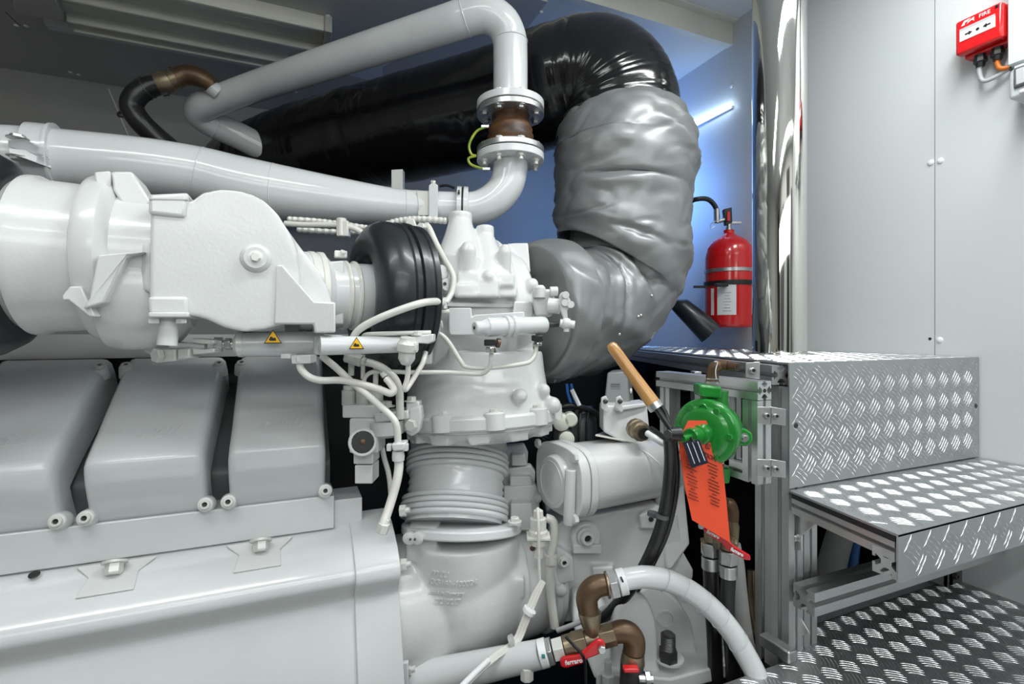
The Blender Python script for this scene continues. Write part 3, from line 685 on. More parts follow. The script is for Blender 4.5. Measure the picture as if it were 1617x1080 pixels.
# skirt from the casing to the bottom flange
rings = []
for t, r, cx, cy, d in ((0, .158, 754, 560, 1.235), (.3, .161, 754, 590, 1.22), (.6, .166, 755, 618, 1.21), (.85, .172, 757, 640, 1.20), (1, .176, 757, 652, 1.195)):
    a, u, v = frame(A_); c = P(cx, cy, d)
    rings.append([c+(u*cos(2*pi*j/48)+v*sin(2*pi*j/48))*r for j in range(48)])
lower = MB().loft(rings)
lower.bb((.30, 1.045, zr(-.135)), (.50, 1.25, zr(.0)))
for x, y, r in ((821, 625, .017), (858, 616, .016), (872, 640, .02)):
    lower.ball(P(x, y, 1.05 if x < 850 else 1.12), r, 10)
part('lower_casing', lower, M['cast'], tcg, cast=(.004, 8))
fm = MB().lathe([(-.018, .177), (-.012, .182), (.010, .182), (.014, .177)], FC, A_, 72)
part('bottom_flange', fm, M['cast'], tcg, bevel=.002)
bowl = MB().lathe([(-.050, .128), (-.044, .140), (-.034, .160), (-.022, .172), (-.0185, .175)], FC, A_, 72)
for a in range(0, 360, 30):
    aa, u, v = frame(A_); d = u*cos(radians(a+10))+v*sin(radians(a+10))
    bowl.box(FC-A_*.034+d*.150, (.018, .010, .022), d, A_)
part('bowl', bowl, M['cast'], tcg, cast=(.004, 4))
part('flange_seam', MB().lathe([(-.0195, .1795), (-.0175, .1795)], FC, A_, 72, cap=False), M['greycable'], tcg)
for ang in range(0, 360, 36):
    aa, u, v = frame(A_); d = u*cos(radians(ang+9))+v*sin(radians(ang+9))
    bl__ = part('bolt_lug', MB().lathe([(-.014, .022), (.018, .022), (.021, .019)], FC+d*.172, A_, 18), M['cast'], tcg)
    bolt(bl__, FC+d*.170+A_*.020, A_, .0095, M['hardware'], 'hex', h=.8)
part('casing_seam', MB().bb((.275, 1.012, zr(.058)), (.50, 1.06, zr(.0655))), M['cast'], tcg, bevel=.001)
part('side_block', MB().prism([P(812, 475, 1.07), P(842, 476, 1.09), P(842, 520, 1.09), P(806, 520, 1.07)], FWD*.06), M['cast'], tcg, bevel=.004)
part('front_plate', MB().prism([P(708, 486, 1.005), P(744, 486, 1.005), P(745, 500, 1.005), P(750, 497, 1.005), P(828, 492, 1.01), P(828, 505, 1.01), P(826, 512, 1.01), P(780, 530, 1.005), P(712, 529, 1.005), P(709, 524, 1.005)], FWD*.012), M['white'], tcg, bevel=.002)
part('plate_standoff', MB().prism([P(716, 492, 1.012), P(740, 492, 1.012), P(740, 524, 1.012), P(716, 524, 1.012)], FWD*.05), M['cast'], tcg)
for x, y in ((706, 450), (697, 430)):
    part('lug', MB().lathe([(-.04, .016), (.0, .016), (.004, .013)], P(x, y, 1.035), (.0, -1, .1), 18), M['cast'], tcg)
part('lug_hole', MB().lathe([(0, .0035), (.001, .0035)], P(702.5, 448, 1.028), (0, -1, .1), 12), M['black'], tcg)

# --- exhaust outlet bellows (white, ringed)
B0, B1 = P(718, 806, 1.165), P(726, 690, 1.245)
Ln = (B1-B0).length; ax = (B1-B0).normalized()
bl = thing('ringed_bellows', 'white ringed metal bellows under the turbocharger casing', 'bellows', B0)
pr = []
def ring(t, R, r): return [(t-r, R-r), (t-r*.7, R-r*.3), (t, R), (t+r*.7, R-r*.3), (t+r, R-r)]
rr = .0058
part('sleeve', MB().lathe([(-.03, .110), (.02, .111), (.032, .108), (.040, .112), (.048, .108), (.056, .112), (.064, .108), (.072, .112), (.08, .110), (.13, .114), (.145, .118), (Ln, .112)], B0, ax, 72), M['white'], bl, ang=60)
for t, R in ((-.016, .1235), (-.004, .1245), (.008, .124), (.020, .1225), (.086, .121), (.098, .1225), (.110, .1225), (.122, .121)):
    part('ring', MB().lathe(ring(t, R, rr), B0, ax, 72), M['white'], bl, ang=70)
part('lower_flange', MB().lathe([(-.046, .132), (-.044, .136), (-.028, .136), (-.026, .131)], B0+RGT*.018, (ax+VZ*1.2).normalized(), 64), M['white'], bl, bevel=.002)
for x, y in ((683, 815), (813, 827)):
    bolt(bl, P(x, y-3, 1.075 if x < 700 else 1.10), VZ, .0105, M['hardware'], 'hex')

# --- outlet elbow casting
el = thing('outlet_elbow', 'white cast outlet elbow with raised lettering, below the ringed bellows', 'elbow casting', P(740, 1000, 1.2))
EC = Vector((0, 1.155, zr(-.612)))
xr = PY(846, 915, 1.2).x; xl = PY(632, 915, 1.08).x
em = MB().lathe([(xl-.02, .150), (xl+.03, .150), (xl+.10, .148), (xl+.17, .138), (xr-.05, .126), (xr-.028, .118), (xr-.02, .10)], EC, VX, 56)
em.tube([(B0-VZ*.16+RGT*.014, .126), (B0-VZ*.10+RGT*.018, .129), (B0-VZ*.044+RGT*.018, .131)], None, 48)
em.ball(B0-VZ*.158+RGT*.012, .1275, 20)
em.ball(P(738, 925, 1.185), .150, 20)
em.tube([(P(690, 925, 1.165), .142), (P(800, 918, 1.235), .134)], None, 40)
em.prism([P(640, 836, 1.07), P(690, 836, 1.06), P(690, 868, 1.06), P(665, 888, 1.06), P(640, 888, 1.07)], FWD*.08)
em.prism([P(806, 915, 1.095), P(828, 912, 1.10), P(828, 944, 1.10), P(808, 952, 1.095)], FWD*.06)
em.ball(P(640, 950, 1.10), .04, 10)
cast_ob = part('casting', em, M['cast'], el, cast=(.0042, 16))
part('end_ring', MB().lathe([(xr-.03, .122), (xr-.026, .128), (xr-.012, .128), (xr-.008, .124), (xr+.004, .124), (xr+.008, .118)], EC, VX, 64), M['cast'], el, bevel=.001)
tree_e = bvh_of(cast_ob)
_, tn = hit(tree_e, 715, 925)
tr_ = VZ.cross(tn).normalized(); tu = tn.cross(tr_)
for s_, x, y, sz, sh in (('1', 705, 885, .016, 0), ('mtu', 693, 905, .026, .3), ('KX51814100024', 713, 922, .0150, .12), ('Made in Germany', 704, 937, .0105, .1), ('©210217', 706, 950, .0145, .1)):
    c0 = hit(tree_e, x, y)[0]
    part('raised_lettering', conform(text_mb(s_, sz, c0, tr_, tu, .0026, font_shear=sh, bold=.0003), tree_e, tn, c0), M['cast'], el)
lug = part('cover_tab', MB().lathe([(0, .013), (.008, .013), (.010, .010)], P(647, 848, 1.045), tn, 20).lathe([(0, .013), (.008, .013), (.010, .010)], P(660, 848, 1.045), tn, 20), M['cast'], el)
for x in (650, 657): part('cover_hole', MB().lathe([(0, .0025), (.012, .0025)], P(x, 848, 1.044), tn, 10), M['darkgrey'], lug)
for x, y in ((636, 806), (638, 891), (645, 1056)):
    part('edge_bolt', MB().tube([P(x-4, y+1, 1.02), P(x+5, y, 1.02)], .012, 6).tube([P(x+5, y, 1.02), P(x+11, y-1, 1.02)], .006, 10), M['hardware'], el)
part('lower_bracket', MB().prism([P(620, 1050, .99), P(644, 1046, .99), P(644, 1090, .99), P(580, 1090, .99), P(580, 1062, .99)], FWD*.01), M['white'], el, bevel=.002)
# ================================================================== pipes and ducts over the engine
# --- upper white pipe
D0 = 1.42
up_ = thing('upper_white_pipe', 'white pipe with large elbow rising from the flanged joint to upper left', 'pipe', P(806, 165, D0))
pts = tpx([(480, 262, 2.0, 20), (420, 236, 1.96, 20.5), (372, 212, 1.92, 20.8), (335, 195, 1.87, 21.5), (316, 180, 1.83, 22), (322, 167, 1.80, 22), (350, 156, 1.78, 21.5), (400, 138, 1.74, 22)], 6)
pts += tpx([(420, 131, 1.72, 22.3), (560, 85, 1.57, 25), (700, 40, 1.44, 27.5), (738, 27.5, 1.415, 28), (768, 23, 1.405, 27.7), (792, 36, 1.41, 27.4), (804, 60, 1.42, 27), (806, 90, D0, 27), (806, 165, D0, 27)], 7)
part('pipe', MB().tube(pts, None, 40), M['white'], up_, ang=60)
def seam_(parent, p, q, r, mm='white', w=.0015):
    part('weld_seam', MB().torus(p, q-p, r, w, 36, 6), M[mm], parent)
seam_(up_, P(734, 29, 1.416), P(738, 27.5, 1.415), 27.9*1.415/F)
seam_(up_, P(805.6, 66, 1.42), P(806, 90, 1.42), 27*1.42/F)
seam_(up_, P(342, 199, 1.88), P(335, 195, 1.87), 21.3*1.87/F)
part('side_stub', MB().tube([(P(345, 147, 1.74), .027), (P(329, 134, 1.72), .025)], None, 20), M['white'], up_)
part('bronze_elbow', MB().tube(tpx([(334, 137, 1.72, 12), (325, 128, 1.71, 14), (310, 121, 1.70, 15), (292, 119, 1.69, 15), (277, 125, 1.68, 15)], 6), None, 18), M['bronze'], up_)
part('brass_collar', MB().tube([(P(280, 124, 1.68), .030), (P(268, 128, 1.675), .031), (P(266, 129, 1.67), .034), (P(250, 134, 1.66), .034), (P(247, 135, 1.66), .029)], None, 20), M['brass'], up_)
part('collar_band', MB().tube([P(262, 130, 1.67), P(257, 132, 1.67)], .0355, 20), M['steel'], up_)
bh = MB().tube(tpx([(252, 133, 1.66, 15), (232, 139, 1.65, 16), (215, 151, 1.64, 16.5), (208, 168, 1.64, 16.5), (220, 190, 1.65, 16.5), (245, 215, 1.68, 16.5), (285, 248, 1.72, 16.5)], 7), None, 20)
hs = part('black_hose', bh, M['hose'], up_)
for x, y in ((233, 138), (227, 141)): part('hose_clip', MB().torus(P(x, y, 1.65), P(228, 141, 1.65)-P(236, 137, 1.65), .034, .002, 24, 6), M['darksteel'], up_)
part('clip_screw', MB().tube([P(258, 150, 1.63), P(266, 148, 1.63)], .006, 8), M['darksteel'], up_)
part('clip_loop', MB().torus(P(267, 110, 1.66), FWD, .008, .0022, 16, 6), M['darksteel'], up_)
# --- flanged rubber joint
jn = thing('flanged_rubber_joint', 'brown rubber expansion joint bolted between two pairs of white and zinc flanges', 'expansion joint', P(806, 262, D0))
def vz(y): return P(806, y, D0)
DISC = {}
def disc(name, y0, y1, rpx_, m): DISC[round(y0)] = part(name, MB().lathe([(0, rpx_*D0/F), (vz(y0).z-vz(y1).z, rpx_*D0/F)], vz(y1), VZ, 56), M[m], jn, bevel=.0015)
disc('white_flange', 163, 174, 53, 'white'); disc('gasket', 174, 175.5, 51, 'black'); disc('zinc_flange', 175.5, 184, 53, 'steel')
disc('zinc_flange', 235, 243.5, 53, 'steel'); disc('gasket', 243.5, 245, 51, 'black'); disc('white_flange', 245, 256, 53, 'white')
k = D0/F
part('rubber_body', MB().lathe([(vz(y).z-vz(237).z, r*k) for y, r in ((237, 34), (229, 33), (225, 35), (216, 36.5), (212, 34), (206, 35), (200, 32), (194, 29), (184, 30))], vz(237), VZ, 48), M['rubberbrown'], jn, ang=60)
for y, sgn in ((184.2, -1), (234.8, 1), (162.8, 1), (256.2, -1)):
    for a in range(0, 360, 45):
        d = RGT*cos(radians(a+22))+FWD*sin(radians(a+22))
        bolt(DISC[{184: 176, 235: 235, 163: 163, 256: 245}[round(y)]], vz(y)+d*(43*k), VZ*sgn, .0105 if abs(y-209) < 30 else .010, M['steel'] if abs(y-209) < 30 else M['hardware'], 'stud' if y > 200 and sgn < 0 else 'hex', h=.8)
ew_ = part('earth_wire', MB().tube(tpx([(768, 200, 1.36, 2), (752, 208, 1.36, 2), (741, 228, 1.36, 2), (744, 243, 1.36, 2), (752, 246, 1.36, 2)], 7), None, 8).tube(tpx([(752, 246, 1.36, 2), (740, 250, 1.36, 2), (743, 259, 1.36, 2), (757, 265, 1.36, 2), (770, 267, 1.37, 2)], 7), None, 8), M['earth'], jn)
for x, y in ((766, 200), (768, 267)): part('wire_lug', MB().box(P(x, y, 1.36), (.010, .003, .004), RGT, VZ), M['steel'], ew_)

# --- lower white pipe
lo = thing('lower_white_pipe', 'wide white pipe tapering rightward to an elbow under the flanged rubber joint', 'pipe', P(400, 350, 1.35))
pts = tpx([(-620, 190, .62, 60), (-300, 220, .88, 48), (-160, 232, .99, 46), (-60, 242, 1.06, 46), (40, 249, 1.12, 47.5), (120, 256, 1.155, 48), (230, 264, 1.2, 44.5), (315, 276, 1.25, 43), (370, 290, 1.28, 44), (430, 302, 1.31, 43), (520, 314, 1.35, 36), (600, 323, 1.385, 29), (640, 326.5, 1.40, 26.5), (690, 328, 1.415, 25.5), (735, 329.5, 1.42, 25.5)], 6)[:-1]
pts += tpx([(735, 329.5, 1.42, 25.5), (758, 327, 1.42, 26.5), (782, 314, 1.42, 27), (800, 291, 1.42, 27), (806, 266, D0, 27), (806, 256, D0, 27)], 7)
part('pipe', MB().tube(pts, None, 44), M['white'], lo, ang=60)
for (x, y, d, r), (x2, y2, d2) in (((315, 276, 1.25, 43.2), (330, 280, 1.258)), ((430, 302, 1.31, 43), (445, 304, 1.317)), ((640, 326.5, 1.40, 26.6), (650, 327, 1.405)), ((658, 327, 1.405, 26.2), (668, 327.3, 1.41))):
    seam_(lo, P(x, y, d), P(x2, y2, d2), r*d/F, w=.0012)
ca, cb = P(52, 250, 1.125), P(92, 253, 1.143)
cd = (cb-ca).normalized(); cr = 48*1.13/F
part('clamp_ring', MB().lathe([(0, cr+.001), (.0, cr+.008), ((cb-ca).length, cr+.008), ((cb-ca).length, cr+.001)], ca, cd, 56, cap=False), M['white'], lo, bevel=.001)
part('clamp_edge', MB().lathe([(0, cr), (0, cr+.011), (.006, cr+.011), (.006, cr)], cb-cd*.004, cd, 56, cap=False), M['white'], lo)
part('clamp_lug', MB().prism([P(12, 220, 1.03), P(40, 220, 1.03), P(62, 233, 1.06), P(60, 243, 1.06), P(12, 231, 1.03)], FWD*.05), M['white'], lo, bevel=.002)
part('clamp_lug', MB().prism([P(12, 233, 1.03), P(40, 236, 1.03), P(60, 246, 1.06), P(58, 258, 1.06), P(40, 250, 1.03), P(14, 243, 1.03)], FWD*.05), M['white'], lo, bevel=.002)
bolt(lo, P(28, 219, 1.045), VZ, .013, M['steel'], 'hex', h=.7); bolt(lo, P(28, 246, 1.045), -VZ, .013, M['hardware'], 'hex', h=.7)
pa, pb = P(690, 328, 1.415), P(735, 329.5, 1.42); pd = (pb-pa).normalized()
for t in (.0, .018): part('flange_disc', MB().lathe([(0, .060), (.013, .060)], P(722, 328.8, 1.418)+pd*t, pd, 48), M['white'], lo, bevel=.0012)
part('flange_gasket', MB().lathe([(0, .057), (.006, .057)], P(722, 328.8, 1.418)+pd*.0125, pd, 40), M['black'], lo)
bolt(lo, P(726, 303, 1.36), -pd, .006, M['darksteel'], 'plainhex')
part('support_plate', MB().prism([P(677, 293, 1.36), P(684, 287, 1.36), P(691, 292, 1.36), P(691, 345, 1.36), P(677, 345, 1.36)], FWD*.012), M['white'], lo, bevel=.001)
bolt(lo, P(684, 289, 1.366), VZ, .007, M['hardware'], 'plainhex')
part('support_saddle', MB().prism([P(658, 302, 1.365), P(677, 302, 1.365), P(677, 340, 1.365), P(660, 340, 1.365)], FWD*.01), M['cream'], lo, bevel=.001)
solo('pipe_bracket', MB().prism([P(618, 268, 1.62), P(636, 267, 1.62), P(636, 528, 1.62), P(618, 528, 1.62)], FWD*.03), M['cream'], 'small pale square bracket end sticking up behind the lower white pipe', 'bracket', bevel=.001)

# --- black exhaust duct
bd = thing('black_exhaust_duct', 'huge shiny black wrapped exhaust duct with elbow, behind the white pipes', 'duct', P(700, 280, 1.9))
path = tpx([(408, 268, 2.20, 66), (445, 254, 2.13, 71), (500, 238, 2.05, 74), (580, 218, 1.97, 77), (650, 202, 1.90, 80), (780, 170, 1.77, 85), (850, 147, 1.70, 88), (905, 129, 1.655, 90)], 26)
arc = tpx([(905, 129, 1.655, 90), (938, 128, 1.635, 91.5), (962, 143, 1.62, 92.5), (976, 170, 1.61, 93), (980, 200, 1.605, 93), (980, 214, 1.605, 93)], 16)
path = path[:-1]+arc
rng = random.Random(4)
nn_ = 84
tub = MB().tube(path, None, nn_)
jit = [rng.gauss(0, .0007) for _ in path]
for i, v in enumerate(tub.v):
    r_i, j = divmod(i, nn_)
    c = path[r_i][0]; a = 2*pi*j/nn_
    w_ = noise.noise(Vector((r_i*.12, sin(a)*.9, cos(a)*.9)))*.004+jit[r_i]*(.6+noise.noise(Vector((sin(a)*2, cos(a)*2, r_i*.3))))
    tub.v[i] = v+(v-c).normalized()*w_
part('duct', tub, M['foil'], bd, ang=80)
part('end_rim', MB().lathe([(-.006, 94*1.605/F), (0, 96*1.605/F), (.006, 94*1.605/F)], P(980, 193, 1.605), VZ, 64, cap=False), M['darksteel'], bd)
part('rear_run', MB().tube([(P(412, 266, 2.19), .18), (P(380, 275, 2.26), .17), (P(366, 280, 2.29), .12)], None, 48), M['foil'], bd)

# --- silver insulated exhaust
def jacket(levels, n=110, amp=.014, seed=0, up=None, k=7, fr=5.0, creases=()):
    """levels: (x, y, depth, radius px, shear) rings stacked along the pipe, with folds pressed into the radius"""
    rows = []
    pts = [(P(x, y, d), r*d/F, sh) for x, y, d, r, sh in levels]
    sm = []
    for i in range(len(pts)-1):
        p0, p1, p2, p3 = pts[max(i-1, 0)], pts[i], pts[i+1], pts[min(i+2, len(pts)-1)]
        for j in range(k):
            t = j/k; t2 = t*t; t3 = t2*t
            f = lambda a, b, c, d: 0.5*((2*b)+(c-a)*t+(2*a-5*b+4*c-d)*t2+(3*b-a-3*c+d)*t3)
            sm.append(tuple(f(p0[q], p1[q], p2[q], p3[q]) for q in range(3)))
    sm.append(pts[-1])
    prev = None
    for i, (c, r, sh) in enumerate(sm):
        a = sm[max(i-1, 0)][0]; b = sm[min(i+1, len(sm)-1)][0]; t = (b-a).normalized()
        if prev is None: _, u, _ = frame(t, RGT)
        else: u = (prev-t*prev.dot(t)).normalized()
        prev = u; v = t.cross(u); row = []
        for j in range(n):
            th = 2*pi*j/n; d = u*cos(th)+v*sin(th)
            q = c+d*r
            s1 = noise.noise(Vector((q.x*5+seed, q.y*5, q.z*13)))*.9
            w1 = noise.noise(Vector((q.x*fr+seed, q.y*fr, (q.z+.35*q.x)*fr*2.1)))
            w2 = noise.noise(Vector((q.x*fr*2+3, q.y*fr*2+seed, (q.z-.5*q.x)*fr*3.5)))
            fold = 1-abs(w1)*2.2
            fold2 = max(0, 1-abs(w2)*5)
            w3 = noise.noise(Vector((q.x*fr*3.1+seed, q.y*fr*3.1, (q.z+.8*q.x)*fr*4.5)))
            off = amp*(.55*s1+.75*fold-.3-.35*fold2-.10*max(0, 1-abs(w3)*6))
            for cx_, cy_, sl, ln, dp in creases:
                # a pinch line through a point of the cloth, in the jacket's own coordinates (angle, height)
                dy = (i/len(sm)-cy_)-sl*(th-cx_)
                if abs(th-cx_) < ln: off -= dp*math.exp(-(dy/.018)**2)*cos((th-cx_)/ln*pi/2); off += dp*.6*math.exp(-((dy-.05)/.03)**2)*cos((th-cx_)/ln*pi/2)
            row.append(q+d*off+(t*sh*cos(th)))
        rows.append(row)
    return MB().loft(rows)
ie = thing('insulated_exhaust', 'silver grey padded insulation jackets on the exhaust, from duct elbow down to turbocharger', 'exhaust pipe', P(960, 590, 1.5))
# angle 0 faces right, 3pi/2 or pi/2 faces the camera
upj = jacket([(982, 208, 1.60, 92, 0), (984, 216, 1.60, 98, 0), (986, 226, 1.59, 104, .004), (987, 238, 1.58, 108, .006), (987, 255, 1.575, 111, .006), (985, 275, 1.57, 108, .010), (983, 305, 1.57, 104, .014), (983, 330, 1.565, 106, .02), (983, 360, 1.56, 107, .03), (983, 385, 1.555, 105, .04), (982, 406, 1.55, 103, .046), (980, 415, 1.55, 97, .048), (978, 417, 1.55, 78, .048)], k=8, seed=2.3, amp=.013,
   creases=((4.6, .50, .02, .9, .012), (4.9, .78, -.02, .5, .012), (3.8, .45, .07, .8, .016), (3.6, .62, .05, .7, .014), (5.3, .42, -.05, .8, .010), (4.1, .30, .02, .7, .010), (1.6, .50, .02, .9, .012), (1.4, .78, -.02, .5, .012)))
part('upper_jacket', upj, M['fabric'], ie, ang=80)
fr_ = MB(); rows = []
for i, (y, r) in enumerate(((222, 1.07), (209, 1.05), (198, 1.02), (195, .98))):
    c = P(981, y, 1.60); rows.append([])
    for j in range(120):
        th = 2*pi*j/120; w_ = 1+.022*sin(th*11+sin(th*3)*2)*(i/3)
        rows[-1].append(c+(RGT*cos(th)+FWD*sin(th))*(97*1.60/F)*r*w_+VZ*.006*sin(th*9)*(i/3))
part('gathered_hem', fr_.loft(rows, cap=False), M['fabric'], ie, ang=80)
loj = jacket([(985, 340, 1.56, 84, 0), (985, 375, 1.56, 88, 0), (985, 395, 1.56, 90, 0), (984, 412, 1.555, 92, 0), (975, 445, 1.54, 92, 0), (955, 474, 1.51, 93, 0), (928, 490, 1.47, 97, 0), (900, 494, 1.43, 101, 0), (880, 494, 1.40, 105, 0), (862, 493, 1.375, 104, 0)], k=9, seed=7.7, amp=.012, fr=5,
   creases=((4.7, .45, .10, 1.0, .016), (4.7, .62, .12, 1.0, .016), (4.7, .30, .08, .9, .012), (1.6, .45, -.10, 1.0, .016), (1.6, .62, -.12, 1.0, .016), (1.6, .30, -.08, .9, .012)))
lj_ = part('lower_jacket', loj, M['fabric'], ie, ang=80)
part('inlet_collar', jacket([(874, 492, 1.39, 112, 0), (866, 491, 1.38, 113, 0), (850, 490, 1.36, 112, 0), (838, 489, 1.345, 108, 0), (834, 489, 1.34, 96, 0)], k=6, seed=1.1, amp=.006), M['fabric'], ie, ang=80)
part('jacket_flap', MB().prism([P(876, 560, 1.32), P(896, 548, 1.32), P(905, 580, 1.31), P(893, 600, 1.31), P(880, 594, 1.31), P(876, 610, 1.31), P(872, 590, 1.31)], FWD*.03), M['fabric'], ie, cast=(.005, 4))
tree_j = bvh(loj, upj)
for x, y in ((934, 541), (1008, 500), (1029, 467), (1012, 498), (978, 528), (938, 536)):
    h, n_ = hit(tree_j, x, y); part('lacing_stud', MB().dome(h, n_, .0045, .004, 10, 3), M['steel'], lj_)
# ================================================================== actuators and small lines in front of the engine
def nut(name, p, q, r, parent, m='hardware', n=6, label=None):
    return part(name, MB().tube([p, q], r, n), M[m], parent, label, bevel=.001)
def warn(parent, x, y, d, w, R, axis_px=None):
    """yellow warning triangle on a barrel facing the viewer"""
    c = P(x, y, d); nrm = (EYEP-c); nrm = (nrm-VX*nrm.x).normalized()
    u = VX; v = nrm.cross(u)
    if v.z < 0: v = -v
    def tri(s, o): return [c+nrm*o+u*(-s)+v*(-s*.72), c+nrm*o+u*s+v*(-s*.72), c+nrm*o+v*(s*.95)]
    part('warning_border', MB().prism(tri(w, .0), nrm*.0005), M['black'], parent)
    t = part('warning_triangle', MB().prism(tri(w*.83, .0004), nrm*.0005), M['yellow'], parent)
    h = MB()
    for dx, dy, a, b in ((.0, -.28, .34, .10), (.04, -.12, .26, .09), (-.18, .02, .12, .07)):
        h.box(c+nrm*.0011+u*(w*dx)+v*(w*dy), (w*a, w*b, .0003), u, v)
    h.box(c+nrm*.0011+u*(-w*.3)+v*(-w*.1), (w*.06, w*.2, .0003), (u-v*.6), (v+u*.6))
    part('hand_symbol', h, M['black'], t)

# --- big actuator under the scroll
da = .885
ac = thing('hydraulic_cylinder', 'thick white hydraulic cylinder with warning triangle, under the scroll cover', 'hydraulic cylinder', P(440, 562, da))
def L(x, y, d=da): return P(x, y, d)
part('barrel', MB().tube([(L(381, 543.5), 18.5*da/F), (L(383, 543.5), 20*da/F), (L(500, 542, da+.045), 20*(da)/F)], None, 36), M['white'], ac)
part('end_ring', MB().tube([(L(376, 543.5, da-.002), 17*da/F), (L(378, 543.5, da-.002), 20.5*da/F), (L(385, 543.5, da), 20.5*da/F)], None, 36), M['hardware'], ac)
part('barrel_seam', MB().tube([(L(479, 542.2, da+.037), 20.4*da/F), (L(481, 542.2, da+.038), 20.4*da/F)], None, 36), M['greycable'], ac)
part('rod', MB().tube([L(340, 543.5, da-.01), L(378, 543.5, da)], .0075, 16), M['steel'], ac)
nut('rod_nut', L(338, 543.5, da-.011), L(352, 543.5, da-.006), .0125, ac, 'steel')
nut('rod_nut', L(356, 543.5, da-.005), L(366, 543.5, da-.003), .011, ac, 'steel')
part('fork', MB().prism([L(303, 534, da-.03), L(338, 537, da-.03), L(338, 543, da-.03), L(318, 543, da-.03), L(303, 541, da-.03)], FWD*.03)
     .prism([L(303, 549, da-.03), L(318, 552, da-.03), L(338, 550, da-.03), L(338, 557, da-.03), L(304, 560, da-.03)], FWD*.03), M['hardware'], ac, bevel=.002)
part('link_bar', MB().tube([(L(270, 546, da-.02), 5*da/F), (L(325, 546, da-.015), 5*da/F)], None, 12), M['cast'], ac)
part('crank_arm', MB().prism([L(224, 541, da-.005), L(250, 537, da-.005), L(282, 541, da-.005), L(300, 545, da-.005), L(300, 560, da-.005), L(276, 566, da-.005), L(248, 566, da-.005), L(226, 556, da-.005)], FWD*.03), M['cast'], ac, bevel=.004)
part('arm_ring', MB().lathe([(0, .018), (.014, .018)], L(238, 544, da+.005), (0, -.2, 1), 24), M['hardware'], ac, bevel=.002)
part('pivot_block', MB().prism([L(243, 553, da-.03), L(277, 551, da-.03), L(277, 570, da-.03), L(243, 573, da-.03)], FWD*.03), M['hardware'], ac, bevel=.003)
part('pivot_block', MB().prism([L(279, 551, da-.03), L(299, 550, da-.03), L(299, 566, da-.03), L(279, 568, da-.03)], FWD*.03), M['hardware'], ac, bevel=.003)
bolt(ac, L(252, 561, da-.03), -FWD+VX*-.5, .0125, M['hardware'], 'plainhex', h=.8)
part('bracket_arm', MB().prism([L(494, 529, da+.02), L(537, 529, da+.02), L(537, 541, da+.02), L(503, 543, da+.02), L(501, 549, da+.02), L(503, 560, da+.02), L(494, 560, da+.02)], FWD*.03), M['white'], ac, bevel=.003)
part('bracket_bolt', MB().prism([L(505, 545, da+.03), L(525, 543, da+.03), L(525, 551, da+.03), L(505, 552, da+.03)], FWD*.02), M['hardware'], ac, bevel=.002)
part('support_web', MB().prism([L(449, 512, .93), L(484, 512, .93), L(482, 528, .93), L(451, 528, .93)], FWD*.02), M['cast'], ac)
part('port_block', MB().prism([L(458, 561, da-.005), L(490, 560, da-.005), L(490, 574, da-.005), L(460, 575, da-.005)], FWD*.03), M['cast'], ac, bevel=.002)
part('port_flange', MB().box(L(455, 562, da), (.008, .012, .004), RGT, FWD), M['cast'], ac, bevel=.001)
warn(ac, 431, 533, da-.0245, .0142, 0)
# --- rear actuator
d2 = .90
a2 = thing('hydraulic_cylinder', 'slim white hydraulic cylinder with warning triangle, right of and behind the thick one', 'hydraulic cylinder', P(590, 560, d2))
part('barrel', MB().tube([(P(505, 546, d2-.045), 14.5*d2/F), (P(632, 544, d2+.02), 13.2*d2/F), (P(635, 544, d2+.02), 11.5*d2/F)], None, 32), M['white'], a2)
part('end_cap', MB().tube([(P(632, 541, d2+.02), 12*d2/F), (P(644, 541, d2+.025), 12*d2/F)], None, 24), M['cast'], a2, bevel=.002)
part('end_block', MB().prism([P(645, 532, d2), P(684, 527, d2), P(684, 539, d2), P(676, 543, d2), P(645, 541, d2)], FWD*.03), M['cast'], a2, bevel=.002)
part('sensor_plug', MB().lathe([(-.022, .009), (-.012, .015), (.002, .015), (.003, .019), (.016, .019), (.02, .015), (.026, .014)], P(643, 556, d2-.01), (.05, -.2, 1), 10), M['hardware'], a2)
part('plug_body', MB().box(P(645, 547, d2-.012), (.016, .012, .008), RGT, FWD), M['hardware'], a2, bevel=.002)
bolt(a2, P(660, 530, d2+.01), VZ, .0085, M['hardware'], 'hex')
part('clevis_plate', MB().prism([P(680, 502, .975), P(692, 500, .975), P(693, 520, .975), P(688, 533, .975), P(680, 528, .975)], FWD*.006), M['hardware'], a2, bevel=.001)
part('clevis_plate', MB().prism([P(682, 504, .995), P(694, 502, .995), P(695, 522, .995), P(690, 535, .995), P(682, 530, .995)], FWD*.006), M['hardware'], a2, bevel=.001)
nut('clevis_bolt', P(669, 515, .97), P(681, 514, .975), .011, a2); nut('clevis_bolt', P(692, 513, 1.0), P(699, 512, 1.0), .008, a2)
part('support_leg', MB().prism([P(668, 536, 1.0), P(682, 534, 1.0), P(681, 575, 1.0), P(668, 575, 1.0)], FWD*.02), M['cast'], a2, bevel=.002)
warn(a2, 563, 543, .866, .0125, 0)

